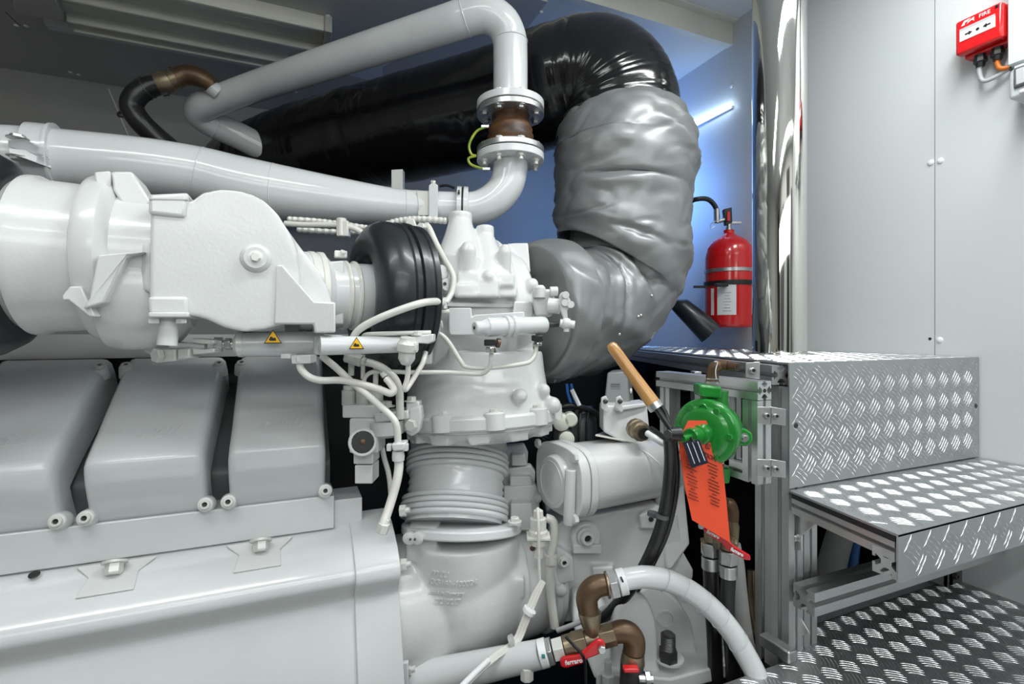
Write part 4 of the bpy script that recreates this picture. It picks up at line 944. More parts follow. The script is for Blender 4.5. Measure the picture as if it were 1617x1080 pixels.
# --- control lines: each bent pipe is a thing of its own
def line(name, label, pts, r, m='cream', k=6, n=12, group=None, ends=()):
    o = thing(name, label, 'pipe', P(*pts[0][:3]), group)
    pp = [(x, y, d, r) for x, y, d in pts]
    part('tube', MB().tube(tpx(pp, k), None, n), M[m], o)
    for (x0, y0, x1, y1, d, rr) in ends: nut('union_nut', P(x0, y0, d), P(x1, y1, d), rr*d/F, o)
    return o
line('control_pipe', 'white bent pipe looping right from beneath the thick hydraulic cylinder', [(472, 566, .89), (475, 582, .89), (488, 595, .89), (507, 600.5, .895), (538, 600.5, .90), (569, 606, .905), (600, 615, .905), (616, 621, .905), (622, 616, .91), (617, 606, .915), (610, 598, .92)], 5.7, ends=((473, 563, 473.5, 571, .888, 9), (608, 595, 603, 588, .92, 5)))
line('control_pipe', 'white diagonal pipe crossing down to the clamp left of the bellows', [(508, 562, .92), (530, 580, .915), (556, 604, .91), (576, 620, .905), (600, 641, .90), (620, 660, .895), (627, 676, .895), (628.5, 702, .90)], 5.6)
line('control_pipe', 'white thick pipe curving down from an elbow union behind the cylinder', [(572, 571, .96), (588, 574, .96), (606, 582, .96), (622, 596, .96), (630, 614, .965), (631.5, 640, .965), (632, 660, .97)], 6.2, ends=((561, 567, 571, 570, .955, 10), (571, 570, 577, 572, .955, 7.5), (545, 563, 561, 567, .955, 9)))
line('control_pipe', 'thin white hairpin pipe hanging under the sensor plug', [(643.5, 562, .893), (644.5, 580, .897), (643, 598, .90), (639, 612, .90), (641, 615, .905), (647, 607, .915), (657, 591, .94), (668, 572, .97), (672, 556, .985)], 4.2)
line('control_pipe', 'thin white pipe running level across the casing to the near black fitting', [(574, 606, .97), (577, 595, .97), (590, 587, .97), (622, 587, .98), (651, 588, .985), (705, 588, .995), (752, 590.5, .99), (764, 589, .985), (773, 580, .98), (775.5, 568, .975), (776, 553, .975)], 3.6)
line('control_pipe', 'thin white pipe dipping across the casing to the far black fitting', [(688, 524, 1.0), (700, 531, 1.0), (712, 545, 1.0), (728, 571, 1.0), (738, 579.5, 1.0), (773, 581, 1.0), (826, 574.5, 1.01), (840, 568, 1.015), (846, 555, 1.02), (847, 541, 1.02)], 3.6)
line('control_pipe', 'white pipe rising right in front of the black torus', [(556, 540, .90), (562, 526, .893), (578, 513, .887), (614, 496, .887), (660, 480, .90), (686, 476, .945), (700, 478, .98)], 6.0, ends=((688, 475.5, 699, 477, .975, 7.5), (700, 470, 702, 488, .98, 5)))
line('control_pipe', 'thin white pipe level behind the slim cylinder', [(574, 531, .91), (582, 528, .905), (620, 526.5, .905), (680, 525, .93)], 3.6)
line('control_pipe', 'white pipe running down the left shoulder of the turbocharger casing', [(671, 356, 1.12), (677, 359, 1.12), (688, 383, 1.085), (702, 410, 1.05), (711, 425, 1.035), (716, 440, 1.03), (713, 462, 1.02), (703, 478, 1.0)], 4.8, ends=((664, 361, 678, 356, 1.12, 6),))
line('control_pipe', 'white pipe curling over the clevis bolt beside the front plate', [(709, 492, .985), (696, 492, .98), (688, 495, .975), (683, 503, .975), (682, 512, .975)], 4.0)
line('control_pipe', 'white pipe dropping to a capped end over the elbow casting', [(628.5, 718, .90), (630, 735, .90), (627.5, 755, .895), (621, 780, .89), (613, 806, .88), (606, 825, .87), (604, 831, .868)], 7.2, ends=((609, 818, 607, 826, .873, 8.5), (607, 826, 603, 841, .868, 10)))
line('control_pipe', 'white thick rising pipe behind the rear union fitting', [(555, 590, .98), (555, 566, .98)], 4.3, ends=((554.5, 593, 555, 570, .985, 5),))
line('control_pipe', 'short white upright pipe between union and torus underside', [(573, 598, 1.0), (573.5, 560, 1.0)], 3.6)
line('control_pipe', 'short white pipe with rounded top left of the hairpin pipe', [(593, 610, 1.0), (593.5, 578, 1.0), (591, 571, 1.0)], 4.2)
pcl = thing('pipe_clamp', 'white clamp holding the diagonal pipe left of the ringed bellows', 'pipe clamp', P(628, 725, .9))
part('clamp_block', MB().prism([P(617, 701, .885), P(640, 699, .885), P(638, 712, .885), P(620, 713, .885)], FWD*.03), M['cast'], pcl, bevel=.003)
part('clamp_sleeve', MB().tube([(P(628.5, 712, .90), 9*.9/F), (P(629, 720, .90), 10*.9/F), (P(629, 727, .90), 9.5*.9/F)], None, 16), M['cast'], pcl)
for x in (615, 641): part('clamp_bolt', MB().box(P(x, 706, .895), (.004, .006, .006), RGT, FWD), M['cast'], pcl, bevel=.001)

# --- small servo on the casing
ds = .985
sv = thing('servo_cylinder', 'small pale hydraulic servo on the turbocharger front plate with dark rod', 'hydraulic cylinder', P(810, 530, ds))
pa_, pb_ = P(752, 517.5, ds-.035), P(862, 513, ds+.05); sd_ = (pb_-pa_).normalized(); LN = (pb_-pa_).length
part('barrel', MB().lathe([(.02, .0165), (.022, .0185), (LN-.012, .0175), (LN-.004, .0165), (LN, .012)], pa_, sd_, 32), M['white'], sv)
no_ = part('nose', MB().lathe([(-.004, .0105), (-.002, .0125), (.012, .0128), (.022, .0175)], pa_, sd_, 28), M['white'], sv)
part('nose_hole', MB().lathe([(-.0046, .0036), (-.0039, .0036)], pa_, sd_, 16), M['black'], no_)
for t in (.066, .080): part('band', MB().lathe([(t-.006, .0185), (t-.004, .0215), (t+.004, .0215), (t+.006, .0185)], pa_, sd_, 32, cap=False), M['white'], sv)
part('rod', MB().tube([pb_-sd_*.005, P(889, 511, ds+.06)], .006, 12), M['darksteel'], sv)
for x, y, w_, d in ((775, 541, .0125, .97), (848, 534, .011, 1.02)):
    part('black_adapter', MB().box(P(x, y, d), (w_, .010, .006), RGT, FWD), M['black'], sv, bevel=.002)
    nut('chrome_nut', P(x+1, y+7, d), P(x+1, y+16 if x < 800 else y+12, d), w_*.95, sv, 'chrome')
part('adapter_plug', MB().tube([P(784, 541, .97), P(789, 542, .972)], .009, 12), M['bronze'], sv)
lv = thing('valve_lever', 'white cast valve with crank lever and ball joint at the right of the casing', 'valve', P(862, 500, 1.06))
part('valve_body', MB().prism([P(840, 457, 1.06), P(874, 456, 1.06), P(876, 470, 1.06), P(872, 500, 1.06), P(846, 500, 1.06), P(842, 480, 1.06)], FWD*.07), M['cast'], lv, bevel=.006, seg=3)
part('valve_neck', MB().tube([P(866, 482, 1.05), P(884, 484, 1.045)], .016, 20), M['cast'], lv)
part('bolt_head', MB().tube([P(868, 460, 1.05), P(881, 460, 1.05)], .010, 14), M['cast'], lv, bevel=.002)
part('bolt_head', MB().lathe([(-.02, .013), (.0, .013), (.006, .008)], P(852, 455, 1.06), VZ, 14), M['cast'], lv)
part('lever_arm', MB().prism([P(883, 466, 1.02), P(887, 461, 1.02), P(897, 460, 1.02), P(898, 468, 1.02), P(903, 478, 1.02), P(902, 485, 1.02), P(896, 489, 1.02), P(897, 505, 1.02), P(890, 505, 1.02), P(884, 486, 1.02)], FWD*.012), M['cast'], lv, bevel=.003)
for x, y in ((893, 466), (892, 478), (901, 481)): part('lever_boss', MB().lathe([(0, .008), (.006, .007)], P(x, y, 1.018), -FWD, 14), M['cast'], lv)
part('ball_joint', MB().ball(P(894, 511, 1.02), .012, 10).tube([P(884, 510, 1.02), P(907, 513, 1.02)], .0085, 10).tube([P(894, 505, 1.02), P(894.5, 524, 1.02)], .006, 10), M['cast'], lv)

# --- lines and conduits under the lower white pipe
dk = 1.22
cn = thing('conduit_run', 'bundle of white corrugated conduit and pipe under the lower white pipe', 'conduit', P(560, 360, dk))
def corr(name, pts, r, m='cream'):
    pp = tpx([(x, y, d, r) for x, y, d in pts], 10); mm = MB(); q = []
    for i, (p, rr) in enumerate(pp): q.append((p, rr*(1.14 if i % 2 else .9)))
    part(name, mm.tube(q, None, 12), M[m], cn, ang=20)
corr('corrugated_conduit', [(455, 346, dk), (500, 349, dk), (540, 354, dk), (580, 360, dk)], 4.2)
corr('corrugated_conduit', [(600, 358, dk), (630, 349, dk), (665, 346, dk), (705, 349, dk)], 5.0)
corr('corrugated_conduit', [(470, 362, dk+.05), (520, 366, dk+.05), (570, 366, dk+.05)], 4.5)
part('pipe', MB().tube(tpx([(450, 353, dk-.02, 4.6), (480, 355, dk-.02, 4.6), (533, 355.5, dk-.02, 4.6), (558, 360, dk-.02, 4.6), (574, 369, dk-.02, 5)], 6), None, 12), M['cream'], cn)
part('tee_block', MB().prism([P(531, 348, dk-.03), P(549, 348, dk-.03), P(550, 373, dk-.03), P(531, 372, dk-.03)], FWD*.02).tube([P(539, 345, dk-.02), P(540, 374, dk-.02)], .012, 10), M['cream'], cn, bevel=.002)
part('clip', MB().prism([P(640, 344, 1.13), P(653, 345, 1.13), P(659, 360, 1.13), P(652, 380, 1.13), P(645, 378, 1.13), P(650, 362, 1.13), P(640, 352, 1.13)], FWD*.015), M['cream'], cn, bevel=.002)
part('clip', MB().prism([P(655, 362, 1.12), P(672, 356, 1.12), P(682, 362, 1.12), P(668, 372, 1.12), P(657, 374, 1.12)], FWD*.015), M['hardware'], cn, bevel=.002)
bolt(cn, P(666, 360, 1.12), (-.6, -.7, .3), .010, M['hardware'], 'plainhex')
solo('dark_cable', MB().tube(tpx([(694, 294, 1.5, 2), (706, 293, 1.5, 2), (718, 297, 1.5, 2)], 5), None, 8), M['hose'], 'thin black cable end behind the small flange discs on the white pipe', 'cable')

# --- filter head with black knob, left of the bellows
fb_ = thing('filter_valve', 'white valve block with round black knob in the dark gap left of the bellows', 'valve', P(575, 765, 1.0))
part('block', MB().prism([P(540, 640, .99), P(600, 640, .99), P(600, 660, .99), P(590, 661, .99), P(540, 660, .99)], FWD*.08), M['cast'], fb_, bevel=.003)
part('body', MB().prism([P(551, 661, .985), P(597, 661, .985), P(597, 716, .985), P(551, 716, .985)], FWD*.06), M['cast'], fb_, bevel=.004)
kc = P(573, 698, .975)
kn = (EYEP-kc).normalized()
part('knob_ring', MB().lathe([(-.02, .027), (.008, .027), (.010, .025), (.010, .021), (.002, .021)], kc, kn, 40), M['cast'], fb_)
kp = MB(); a_, u_, v_ = frame(kn); rg = []
for t in (.0, .012):
    rg.append([kc+a_*t+(u_*cos(2*pi*j/72)+v_*sin(2*pi*j/72))*(.0205 if (j//2) % 2 else .0188) for j in range(72)])
kp.loft(rg)
bk_ = part('black_knob', kp, M['black'], fb_, ang=20)
part('knob_screw', MB().lathe([(0, .0055), (.013, .0055), (.014, .004)], kc, kn, 14), M['bronze'], bk_)
part('lower_body', MB().prism([P(558, 716, .985), P(589, 716, .985), P(589, 733, .985), P(558, 733, .985)], FWD*.05), M['cast'], fb_, bevel=.002)
part('lower_block', MB().prism([P(560, 735, .985), P(588, 735, .985), P(588, 764, .985), P(560, 764, .985)], FWD*.05), M['cast'], fb_, bevel=.002)
for x0, x1 in ((541, 561), (563, 583), (586, 602)):
    part('connector', MB().lathe([(-.004, .012), (0, .0125), (.002, .014), (.03, .014), (.032, .011), (.040, .011)], P((x0+x1)/2, 640, 1.02), VZ, 18), M['hardware'], fb_)
    part('connector_cap', MB().lathe([(0, .012), (.006, .012)], P((x0+x1)/2, 641, 1.018), VZ, 18), M['cream'], fb_)
part('side_plate', MB().prism([P(590, 654, .98), P(644, 648, .98), P(646, 662, .98), P(592, 668, .98)], FWD*.06), M['cast'], fb_, bevel=.003)
part('side_cylinder', MB().tube([(P(611, 664, 1.0), .034), (P(612, 684, 1.0), .032), (P(612, 689, 1.0), .02)], None, 28), M['cast'], fb_)
part('clamp_arm', MB().prism([P(646, 646, .985), P(664, 640, .985), P(666, 660, .985), P(662, 682, .985), P(650, 690, .985), P(640, 684, .985), P(645, 668, .985)], FWD*.03), M['cast'], fb_, bevel=.004)
bolt(fb_, P(651, 671, .98), -FWD-RGT*.3, .012, M['hardware'], 'plainhex'); bolt(fb_, P(611, 642, 1.0), VZ, .011, M['hardware'], 'hex')
bolt(fb_, P(650, 634, 1.0), VZ, .010, M['hardware'], 'hex')
part('upright', MB().prism([P(641, 635, .99), P(662, 634, .99), P(662, 650, .99), P(641, 652, .99)], FWD*.03), M['cast'], fb_, bevel=.003)
solo('hanging_hose', MB().tube(tpx([(601, 690, 1.06, 4), (606, 720, 1.06, 4), (614, 750, 1.07, 4), (618, 790, 1.07, 4)], 6), None, 10), M['cream'], 'thin hose hanging in the dark gap right of the knob valve', 'hose')
# ================================================================== pump, gearbox and lines to the right of the bellows
gb = thing('gearbox', 'white gearbox casing with mounting bosses, right of the outlet elbow', 'gearbox', P(980, 960, 1.25))
g1 = MB()
def pz(l, pts, d, th): l.prism([P(x, y, d) for x, y in pts], FWD*th)
pz(g1, [(868, 838), (890, 822), (1035, 796), (1070, 812), (1078, 870), (1095, 900), (1090, 960), (880, 985), (872, 900)], 1.20, .35)
pz(g1, [(878, 862), (905, 880), (908, 918), (880, 925)], 1.17, .1)
pz(g1, [(935, 895), (970, 895), (960, 930), (940, 945)], 1.185, .1)
pz(g1, [(1010, 812), (1042, 806), (1042, 835), (1012, 836)], 1.185, .06)
part('casing', g1, M['cast'], gb, cast=(.004, 3))
part('plug_boss', MB().lathe([(-.03, .036), (.0, .036), (.006, .030)], P(926, 848, 1.185), (-.3, -1, .1), 32).box(P(926, 862, 1.19), (.033, .02, .01), RGT, FWD), M['cast'], gb, bevel=.002)
bolt(gb, P(926, 848, 1.172), (-.3, -1, .1), .016, M['cast'], 'socket'); bolt(gb, P(890, 887, 1.155), (-.3, -1, .1), .010, M['hardware'], 'socket')
part('lug_hole', MB().lathe([(0, .006), (.001, .006)], P(1028, 820, 1.182), -FWD, 14), M['black'], gb)
bolt(gb, P(886, 932, 1.16), (-.3, -1, .1), .014, M['cast'], 'dome')
part('rear_fin', MB().prism([P(1046, 765, 1.22), P(1080, 762, 1.22), P(1090, 860, 1.20), P(1062, 900, 1.19), (P(1052, 900, 1.19)), P(1036, 790, 1.22)], FWD*.03), M['cast'], gb, bevel=.006, seg=3)
# stacked brackets between bellows and pump
bk = thing('stepped_bracket', 'grey-white stepped bracket plates behind the ringed bellows, right side', 'bracket', P(825, 830, 1.2))
for pts, d in (((( 790, 705), (828, 702), (834, 715), (832, 745), (790, 745)), 1.31), (((790, 742), (838, 735), (845, 745), (845, 775), (790, 775)), 1.28), (((795, 768), (845, 765), (852, 775), (852, 850), (795, 850)), 1.25)):
    part('plate', MB().prism([P(x, y, d) for x, y in pts], FWD*.03), M['cast'], bk, bevel=.004)
for (x0, y0, x1, y1, d) in ((808, 718, 829, 736, 1.28), (805, 752, 838, 768, 1.25), (806, 795, 840, 838, 1.22)):
    part('step', MB().prism([P(x0, y0, d), P(x1, y0, d), P(x1+4, y1, d), P(x0, y1, d)], FWD*.05), M['cast'], bk, bevel=.003)
# motor / pump housing
mo = thing('pump_housing', 'white square-shouldered pump housing with bolted round end cover', 'pump', P(950, 830, 1.2))
mA = P(906, 752, 1.18); mB = mA+VX*.30; md_ = Vector((1, .06, 0)).normalized()
rings = []
a_, u_, v_ = frame(md_, VZ)
for t, s in ((0, 1), ((mB-mA).length, .98)):
    rr_ = []
    for j in range(40):
        th = 2*pi*j/40; cx_, sy_ = cos(th), sin(th)
        f = (abs(cx_)**3.2+abs(sy_)**3.2)**(-1/3.2)
        rr_.append(mA+md_*t+(u_*cx_*f*.070+v_*sy_*f*.088)*s)
    rings.append(rr_)
part('body', MB().loft(rings), M['cast'], mo, ang=50)
rings2 = []
for t, s in ((-.018, 1.13), (.0, 1.13)):
    rings2.append([mA+md_*t+(p-mA)*s for p in rings[0]])
part('flange', MB().loft(rings2), M['cast'], mo, bevel=.002)
part('flange', MB().loft([[mA+md_*t+(p-mA)*1.13 for p in rings[0]] for t in (-.045, -.021)]), M['cast'], mo, bevel=.002)
part('end_cover', MB().lathe([(-.062, .050), (-.060, .057), (-.054, .060), (-.045, .062)], mA-VZ*.006, md_, 40), M['cast'], mo)
part('cover_rim', MB().torus(mA-VZ*.006-md_*.0605, md_, .047, .003, 36, 6), M['cast'], mo)
for du, dv in ((1, 1), (-1, 1), (-1, -1), (1, -1)):
    bolt(mo, mA-md_*.046+u_*(.066*du)+v_*(.080*dv), -md_, .011, M['cast'], 'plainhex')
part('side_ledge', MB().prism([P(893, 782, 1.145), P(1030, 760, 1.27), P(1030, 785, 1.27), P(894, 800, 1.145)], FWD*.05), M['cast'], mo, bevel=.003)
part('drain_pipe', MB().tube([(P(901, 741, 1.09), .012), (P(899, 800, 1.09), .0125), (P(899, 826, 1.10), .0135)], None, 18), M['cast'], mo, bevel=.002)
part('top_gusset', MB().prism([P(985, 703, 1.20), P(1000, 712, 1.20), P(996, 745, 1.19), P(972, 715, 1.20)], FWD*.012), M['cast'], mo, bevel=.002)
part('rear_shell', MB().tube([(P(1030, 740, 1.36), .085), (P(1062, 735, 1.40), .082), (P(1075, 733, 1.42), .06)], None, 32), M['cast'], mo)
# sensor with cable beside the elbow
ss = thing('pressure_sensor', 'white ribbed sensor plug with thin lead, upright beside the elbow end ring', 'sensor', P(851, 870, 1.08))
part('plug', MB().lathe([(-.055, .010), (-.03, .010), (-.028, .017), (-.016, .017), (-.014, .020), (0, .020), (.004, .017), (.026, .017), (.028, .011), (.042, .010), (.046, .004)], P(850, 838, 1.06), VZ, 16), M['cream'], ss, ang=25)
part('plate', MB().box(P(850, 846, 1.06), (.024, .02, .002), RGT, FWD), M['cream'], ss)
part('lead', MB().tube(tpx([(849, 802, 1.05, 2.5), (850.5, 830, 1.03, 2.5), (851, 880, 1.03, 2.5), (852, 916, 1.03, 2.5)], 5), None, 8), M['cream'], ss)
part('rust_mark', MB().lathe([(0, .006), (.001, .005)], P(841, 866, 1.05), -FWD, 10), M['rubberbrown'], ss)
line('drain_pipe', 'white bent drain pipe running down between sensor and gearbox', [(862, 818, 1.13), (872, 822, 1.13), (876, 836, 1.13), (873, 862, 1.13), (869, 880, 1.13), (869, 930, 1.13), (876, 990, 1.13)], 7)
part('clip', MB().tube([P(870, 876, 1.125), P(870, 889, 1.125)], 10*1.13/F, 16), M['cream'], bpy.data.objects['drain_pipe' if not bpy.data.objects['drain_pipe'].parent else 'drain_pipe.001'])
# white cable bunch down the elbow
cb = thing('cable_bunch', 'bunch of tied white cables slanting down in front of the outlet elbow', 'cable', P(780, 1050, 1.0))
for i, (dx, dy) in enumerate(((-3, 0), (2, 1), (5, 3), (-1, 4))):
    part('cable', MB().tube(tpx([(857+dx*.6, 916+dy, 1.02, 2.6), (842+dx, 945+dy, 1.01, 2.6), (828+dx, 980+dy, 1.0, 2.6), (813+dx, 1012+dy, .985, 2.6), (780+dx, 1036+dy, .95, 2.6), (740+dx, 1072+dy, .92, 2.6), (720+dx, 1095+dy, .9, 2.6)], 5), None, 8), M['cream'], cb)
for x, y, x2, y2, d in ((834, 967, 837, 962, 1.0), (806, 1015, 812, 1012, .98)):
    part('cable_tie', MB().tube([P(x, y, d), P(x2, y2, d)], .0135, 12), M['label'] if y < 1000 else M['greycable'], cb)
part('sleeve', MB().tube(tpx([(772, 1042, .94, 5), (750, 1063, .925, 5), (728, 1085, .905, 5)], 4), None, 10), M['label'], cb)

# --- connector housing on its plate
cp = thing('connector_housing', 'white connector housing with cable gland and latch hooks, on a bent plate', 'connector', P(990, 700, 1.25))
part('mount_plate', MB().prism([P(940, 686, 1.20), P(1045, 706, 1.24), P(1060, 704, 1.30), P(955, 680, 1.34)], VZ*-.004), M['cream'], cp, bevel=.001)
part('body', MB().prism([P(953, 640, 1.22), P(1022, 640, 1.26), P(1028, 696, 1.25), P(985, 700, 1.22), P(953, 682, 1.21)], FWD*.06), M['cast'], cp, bevel=.005, seg=3)
part('rim', MB().prism([P(972, 642, 1.21), P(1022, 636, 1.25), P(1022, 642, 1.25), P(974, 650, 1.21)], FWD*.07), M['cast'], cp, bevel=.003)
for x in (955, 978): part('latch_hook', MB().prism([P(x-5, 628, 1.205), P(x+2, 625, 1.205), P(x+6, 632, 1.205), P(x+2, 637, 1.205), P(x+8, 646, 1.205), P(x+4, 652, 1.205), P(x-6, 644, 1.205)], FWD*.01), M['cast'], cp, bevel=.002); bolt(cp, P(x+1, 634, 1.20), -FWD, .006, M['darksteel'], 'dome')
gp, gq = P(1003, 676, 1.205), P(1023, 688, 1.14); gd = (gq-gp).normalized()
part('cable_gland', MB().lathe([(0, .024), (.012, .024), (.014, .021), (.018, .021), (.019, .023), (.034, .023), (.036, .019), (.046, .018)], gp, gd, 12), M['brass'], cp)
part('gland_seal', MB().lathe([(.044, .015), (.050, .013)], gp, gd, 16), M['black'], cp)
part('cable', MB().tube(tpx([(1022, 684, 1.15, 5), (1034, 692, 1.13, 5), (1046, 700, 1.13, 4.5), (1062, 704, 1.16, 4.5)], 5), None, 10), M['label'], cp)
part('loose_tie', MB().tube(tpx([(1010, 708, 1.19, 1.4), (1030, 722, 1.17, 1.4), (1050, 742, 1.16, 1.4)], 5), None, 6), M['label'], cp)
hd = thing('grey_hood', 'grey angular connector hood behind the wooden handle, on the white housing', 'connector', P(985, 640, 1.3))
part('hood', MB().prism([P(959, 588, 1.30), P(990, 586, 1.30), P(996, 645, 1.28), P(953, 642, 1.28)], FWD*.09+RGT*.03), M['greybox'], hd, bevel=.004)
for y in (606, 610, 614): part('rib', MB().box(P(972, y, 1.291), (.012, .001, .001), RGT, VZ), M['greybox'], hd)
bolt(hd, P(996, 617, 1.30), (.6, -.8, 0), .007, M['cream'], 'dome')

# --- green hand pump on its aluminium frame
hp = thing('hand_pump', 'green hand pump with long wooden lever, bolted to the aluminium frame', 'pump', P(1130, 740, 1.05))
c0 = P(1112, 682, .985); n0 = (Vector((-.94, -.34, 0))).normalized(); k1 = .985/F
Rg = 52*k1
cv_ = part('cover', MB().lathe([(-.012, Rg), (-.002, Rg), (.0, Rg*.985), (.002, Rg*.95), (.003, Rg*.80), (.008, Rg*.72), (.010, Rg*.62), (.010, Rg*.3), (.016, Rg*.28)], c0, n0, 56), M['green'], hp)
part('body', MB().lathe([(-.10, Rg*.35), (-.085, Rg*.55), (-.06, Rg*.78), (-.03, Rg*.93), (-.014, Rg*.97), (-.0125, Rg*.97)], c0, n0, 56), M['green'], hp)
part('stuffing_box', MB().lathe([(0, .024), (.020, .022), (.022, .019), (.030, .019), (.031, .0165), (.054, .0165), (.056, .014)], c0-VZ*.002, n0, 12), M['green'], hp)
part('shaft', MB().lathe([(.05, .0065), (.085, .0065)], c0-VZ*.002, n0, 14), M['green'], hp)
_, un, vn = frame(n0, VZ)
for a in range(0, 360, 60): bolt(cv_, c0+n0*.002+(un*cos(radians(a+28))+vn*sin(radians(a+28)))*(Rg*.80), n0, .0075, M['green'], 'plainhex')
part('cover_medallion', MB().torus(c0+n0*.006+un*(Rg*.72), n0, .008, .0022, 20, 6), M['green'], hp)
part('port_neck', MB().lathe([(-.03, .030), (0, .026), (.02, .027)], P(1128, 632, 1.03), VZ, 24), M['green'], hp)
part('port_flange', MB().prism([P(1105, 607, .985), P(1141, 611, .985), P(1141, 630, .985), P(1105, 627, .985)], FWD*.055+RGT*.006), M['green'], hp, bevel=.005, seg=3)
me_ = part('mounting_ear', MB().prism([P(1145, 668, .985), P(1178, 677, .985), P(1189, 684, .985), P(1190, 697, .985), P(1181, 705, .985), P(1145, 704, .985)], FWD*.022), M['green'], hp, bevel=.004, seg=3)
bolt(me_, P(1175, 691, .984), -FWD, .0062, M['steel'], 'hex')
part('lower_neck', MB().lathe([(-.03, .012), (0, .016)], P(1142, 738, 1.06), VZ, 20), M['green'], hp)
part('bronze_spout', MB().tube(tpx([(1125, 604, 1.01, 9.5), (1125, 590, 1.01, 9.5), (1129, 580, 1.005, 9.5), (1140, 576, 1.0, 9)], 6)[:-1]+[(P(1140, 576, 1.0), .011), (P(1150, 577, .99), .0095), (P(1151, 577, .99), .0085), (P(1165, 579.5, .97), .0075)], None, 18), M['bronze'], hp)
part('spout_bore', MB().lathe([(0, .0052), (.0006, .0052)], P(1165.2, 579.6, .97), P(1165, 579.5, .97)-P(1150, 577, .99), 12), M['black'], hp)
part('spout_collar', MB().lathe([(0, .0125), (.003, .0125)], P(1125, 599, 1.01), VZ, 16).lathe([(0, .014), (.004, .014)], P(1125, 605, 1.01), VZ, 16), M['steel'], hp)
part('lead_seal_wire', MB().tube(tpx([(1131, 598, .99, .8), (1130, 585, .99, .8), (1133, 572, .99, .8), (1128, 571, .99, .8)], 5), None, 5), M['label'], hp)
# lever
e0, e1 = P(965, 545, .98), P(1032, 638, .945); ed = (e1-e0).normalized(); EL = (e1-e0).length
part('wooden_handle', MB().lathe([(-.004, .004), (-.002, .008), (.004, .0108), (.02, .0112), (EL*.5, .0115), (EL*.8, .0128), (EL, .0135)], e0, ed, 28), M['wood'], hp)
part('ferrule', MB().lathe([(0, .0142), (.012, .0142), (.013, .011)], e1-ed*.002, ed, 24), M['steel'], hp)
part('lever_rod', MB().tube([P(1034, 641, .945), P(1058, 676, .93)], .0058, 12), M['black'], hp)
part('lever_rod', MB().tube([P(1038, 634, .955), P(1050, 650, .955), P(1062, 682, .935)], .0045, 10), M['black'], hp)
part('lever_hub', MB().tube([(P(1056, 685, .925), .011), (P(1073, 685, .93), .0135), (P(1075, 685, .93), .011)], None, 16), M['black'], hp)
nut('hub_bolt', P(1054, 686, .918), P(1058, 686, .925), .009, hp, 'darksteel')
part('lever_tail', MB().tube([P(1028, 676, .96), P(1050, 692, .925)], .0045, 10), M['black'], hp)
# aluminium frame carrying the pump
fm_ = thing('aluminium_stand', 'slotted aluminium stand behind the green pump, with screwed corner brackets', 'frame', P(1200, 760, 1.0))
fz = P(1207, 617, 1.0).z
profile((.853, .725, fz), (.853, 1.03, fz), .037, VZ, 'rail', fm_)
profile((.853, .744, fz-.02), (.853, .744, fz-.185), .037, VX, 'upright', fm_)
profile((.853, .815, fz-.02), (.853, .815, fz-.185), .034, VX, 'upright', fm_)
profile((.853, 1.0, fz-.02), (.853, 1.0, fz-.185), .034, VX, 'upright', fm_)
part('end_core', MB().lathe([(0, .004), (.0008, .004)], (.853, .725, fz), (0, -1, 0), 12), M['black'], fm_)
profile((.853, .762, fz-.168), (.853, 1.03, fz-.168), .034, VZ, 'rail', fm_)
for y in (656, 739):
    for x, hw_ in ((1207, 12), (1228, 13)):
        c = P(x, y, .985); part('corner_bracket', MB().prism([P(x-hw_+1, y-14, .985), P(x+hw_, y-13+ (3 if x > 1215 else 0), .985), P(x+hw_, y+16, .985), P(x-hw_+1, y+13, .985)], FWD*.004), M['alu'], fm_, bevel=.0008)
        bolt(fm_, P(x+4 if x < 1215 else x-3, y+(0 if x < 1215 else 1), .983), -FWD, .0052, M['steel'], 'socket')
part('corner_bracket', MB().prism([P(1178, 573, 1.01), P(1200, 571, 1.0), P(1200, 598, 1.0), P(1178, 596, 1.01)], FWD*.004), M['alu'], fm_, bevel=.0008)
bolt(fm_, P(1188, 585, 1.0), -FWD, .006, M['steel'], 'socket')
for x, y in ((1100, 588), (1098, 592)): pass
part('far_plate', MB().prism([P(1097, 587, 1.24), P(1108, 587, 1.24), P(1106, 640, 1.24), P(1097, 640, 1.24)], FWD*.03), M['alu'], fm_, bevel=.001)
# hanging orange tag
tg_ = thing('caution_tag', 'bright orange caution tag hanging from the green pump, over the red valve lever', 'tag', P(1120, 860, .94))
TP = [(1087, 664, .965), (1115, 664, .97), (1139, 716, .965), (1147, 790, .955), (1153, 857, .945), (1093, 821, .935), (1082, 770, .945), (1073, 712, .955), (1074, 690, .96)]
tp = [P(*q) for q in TP]
tnrm = (tp[3]-tp[0]).cross(tp[6]-tp[0]).normalized()
if tnrm.dot(EYEP-tp[0]) < 0: tnrm = -tnrm
sh_ = part('sheet', MB().prism(tp, tnrm*-.0012), M['tag'], tg_)
bt = BVHTree.FromPolygons([tuple(p) for p in tp], [list(range(len(tp)))])
def tagp(x, y): 
    q = bt.ray_cast(EYEP, ray(x, y).normalized()); return q[0] if q[0] is not None else P(x, y, .95)
tR = (tagp(1135, 730)-tagp(1095, 712)).normalized(); tU = tnrm.cross(tR)
if tU.z < 0: tU = -tU
def tagtext(s, x, y, sz, bold=.0002): part('print', text_mb(s, sz, tagp(x, y)+tnrm*.0004, tR, tU, .0003, bold=bold), M['ink'], sh_)
tagtext('CAUTION', 1113, 718, .0112)
part('print_symbol', MB().box(tagp(1118, 705)+tnrm*.0004, (.0042, .0042, .0003), tR, tU), M['ink'], sh_)
part('print_symbol', MB().box(tagp(1118, 705)+tnrm*.0007, (.0028, .0028, .0003), tR, tU), M['tag'], sh_)
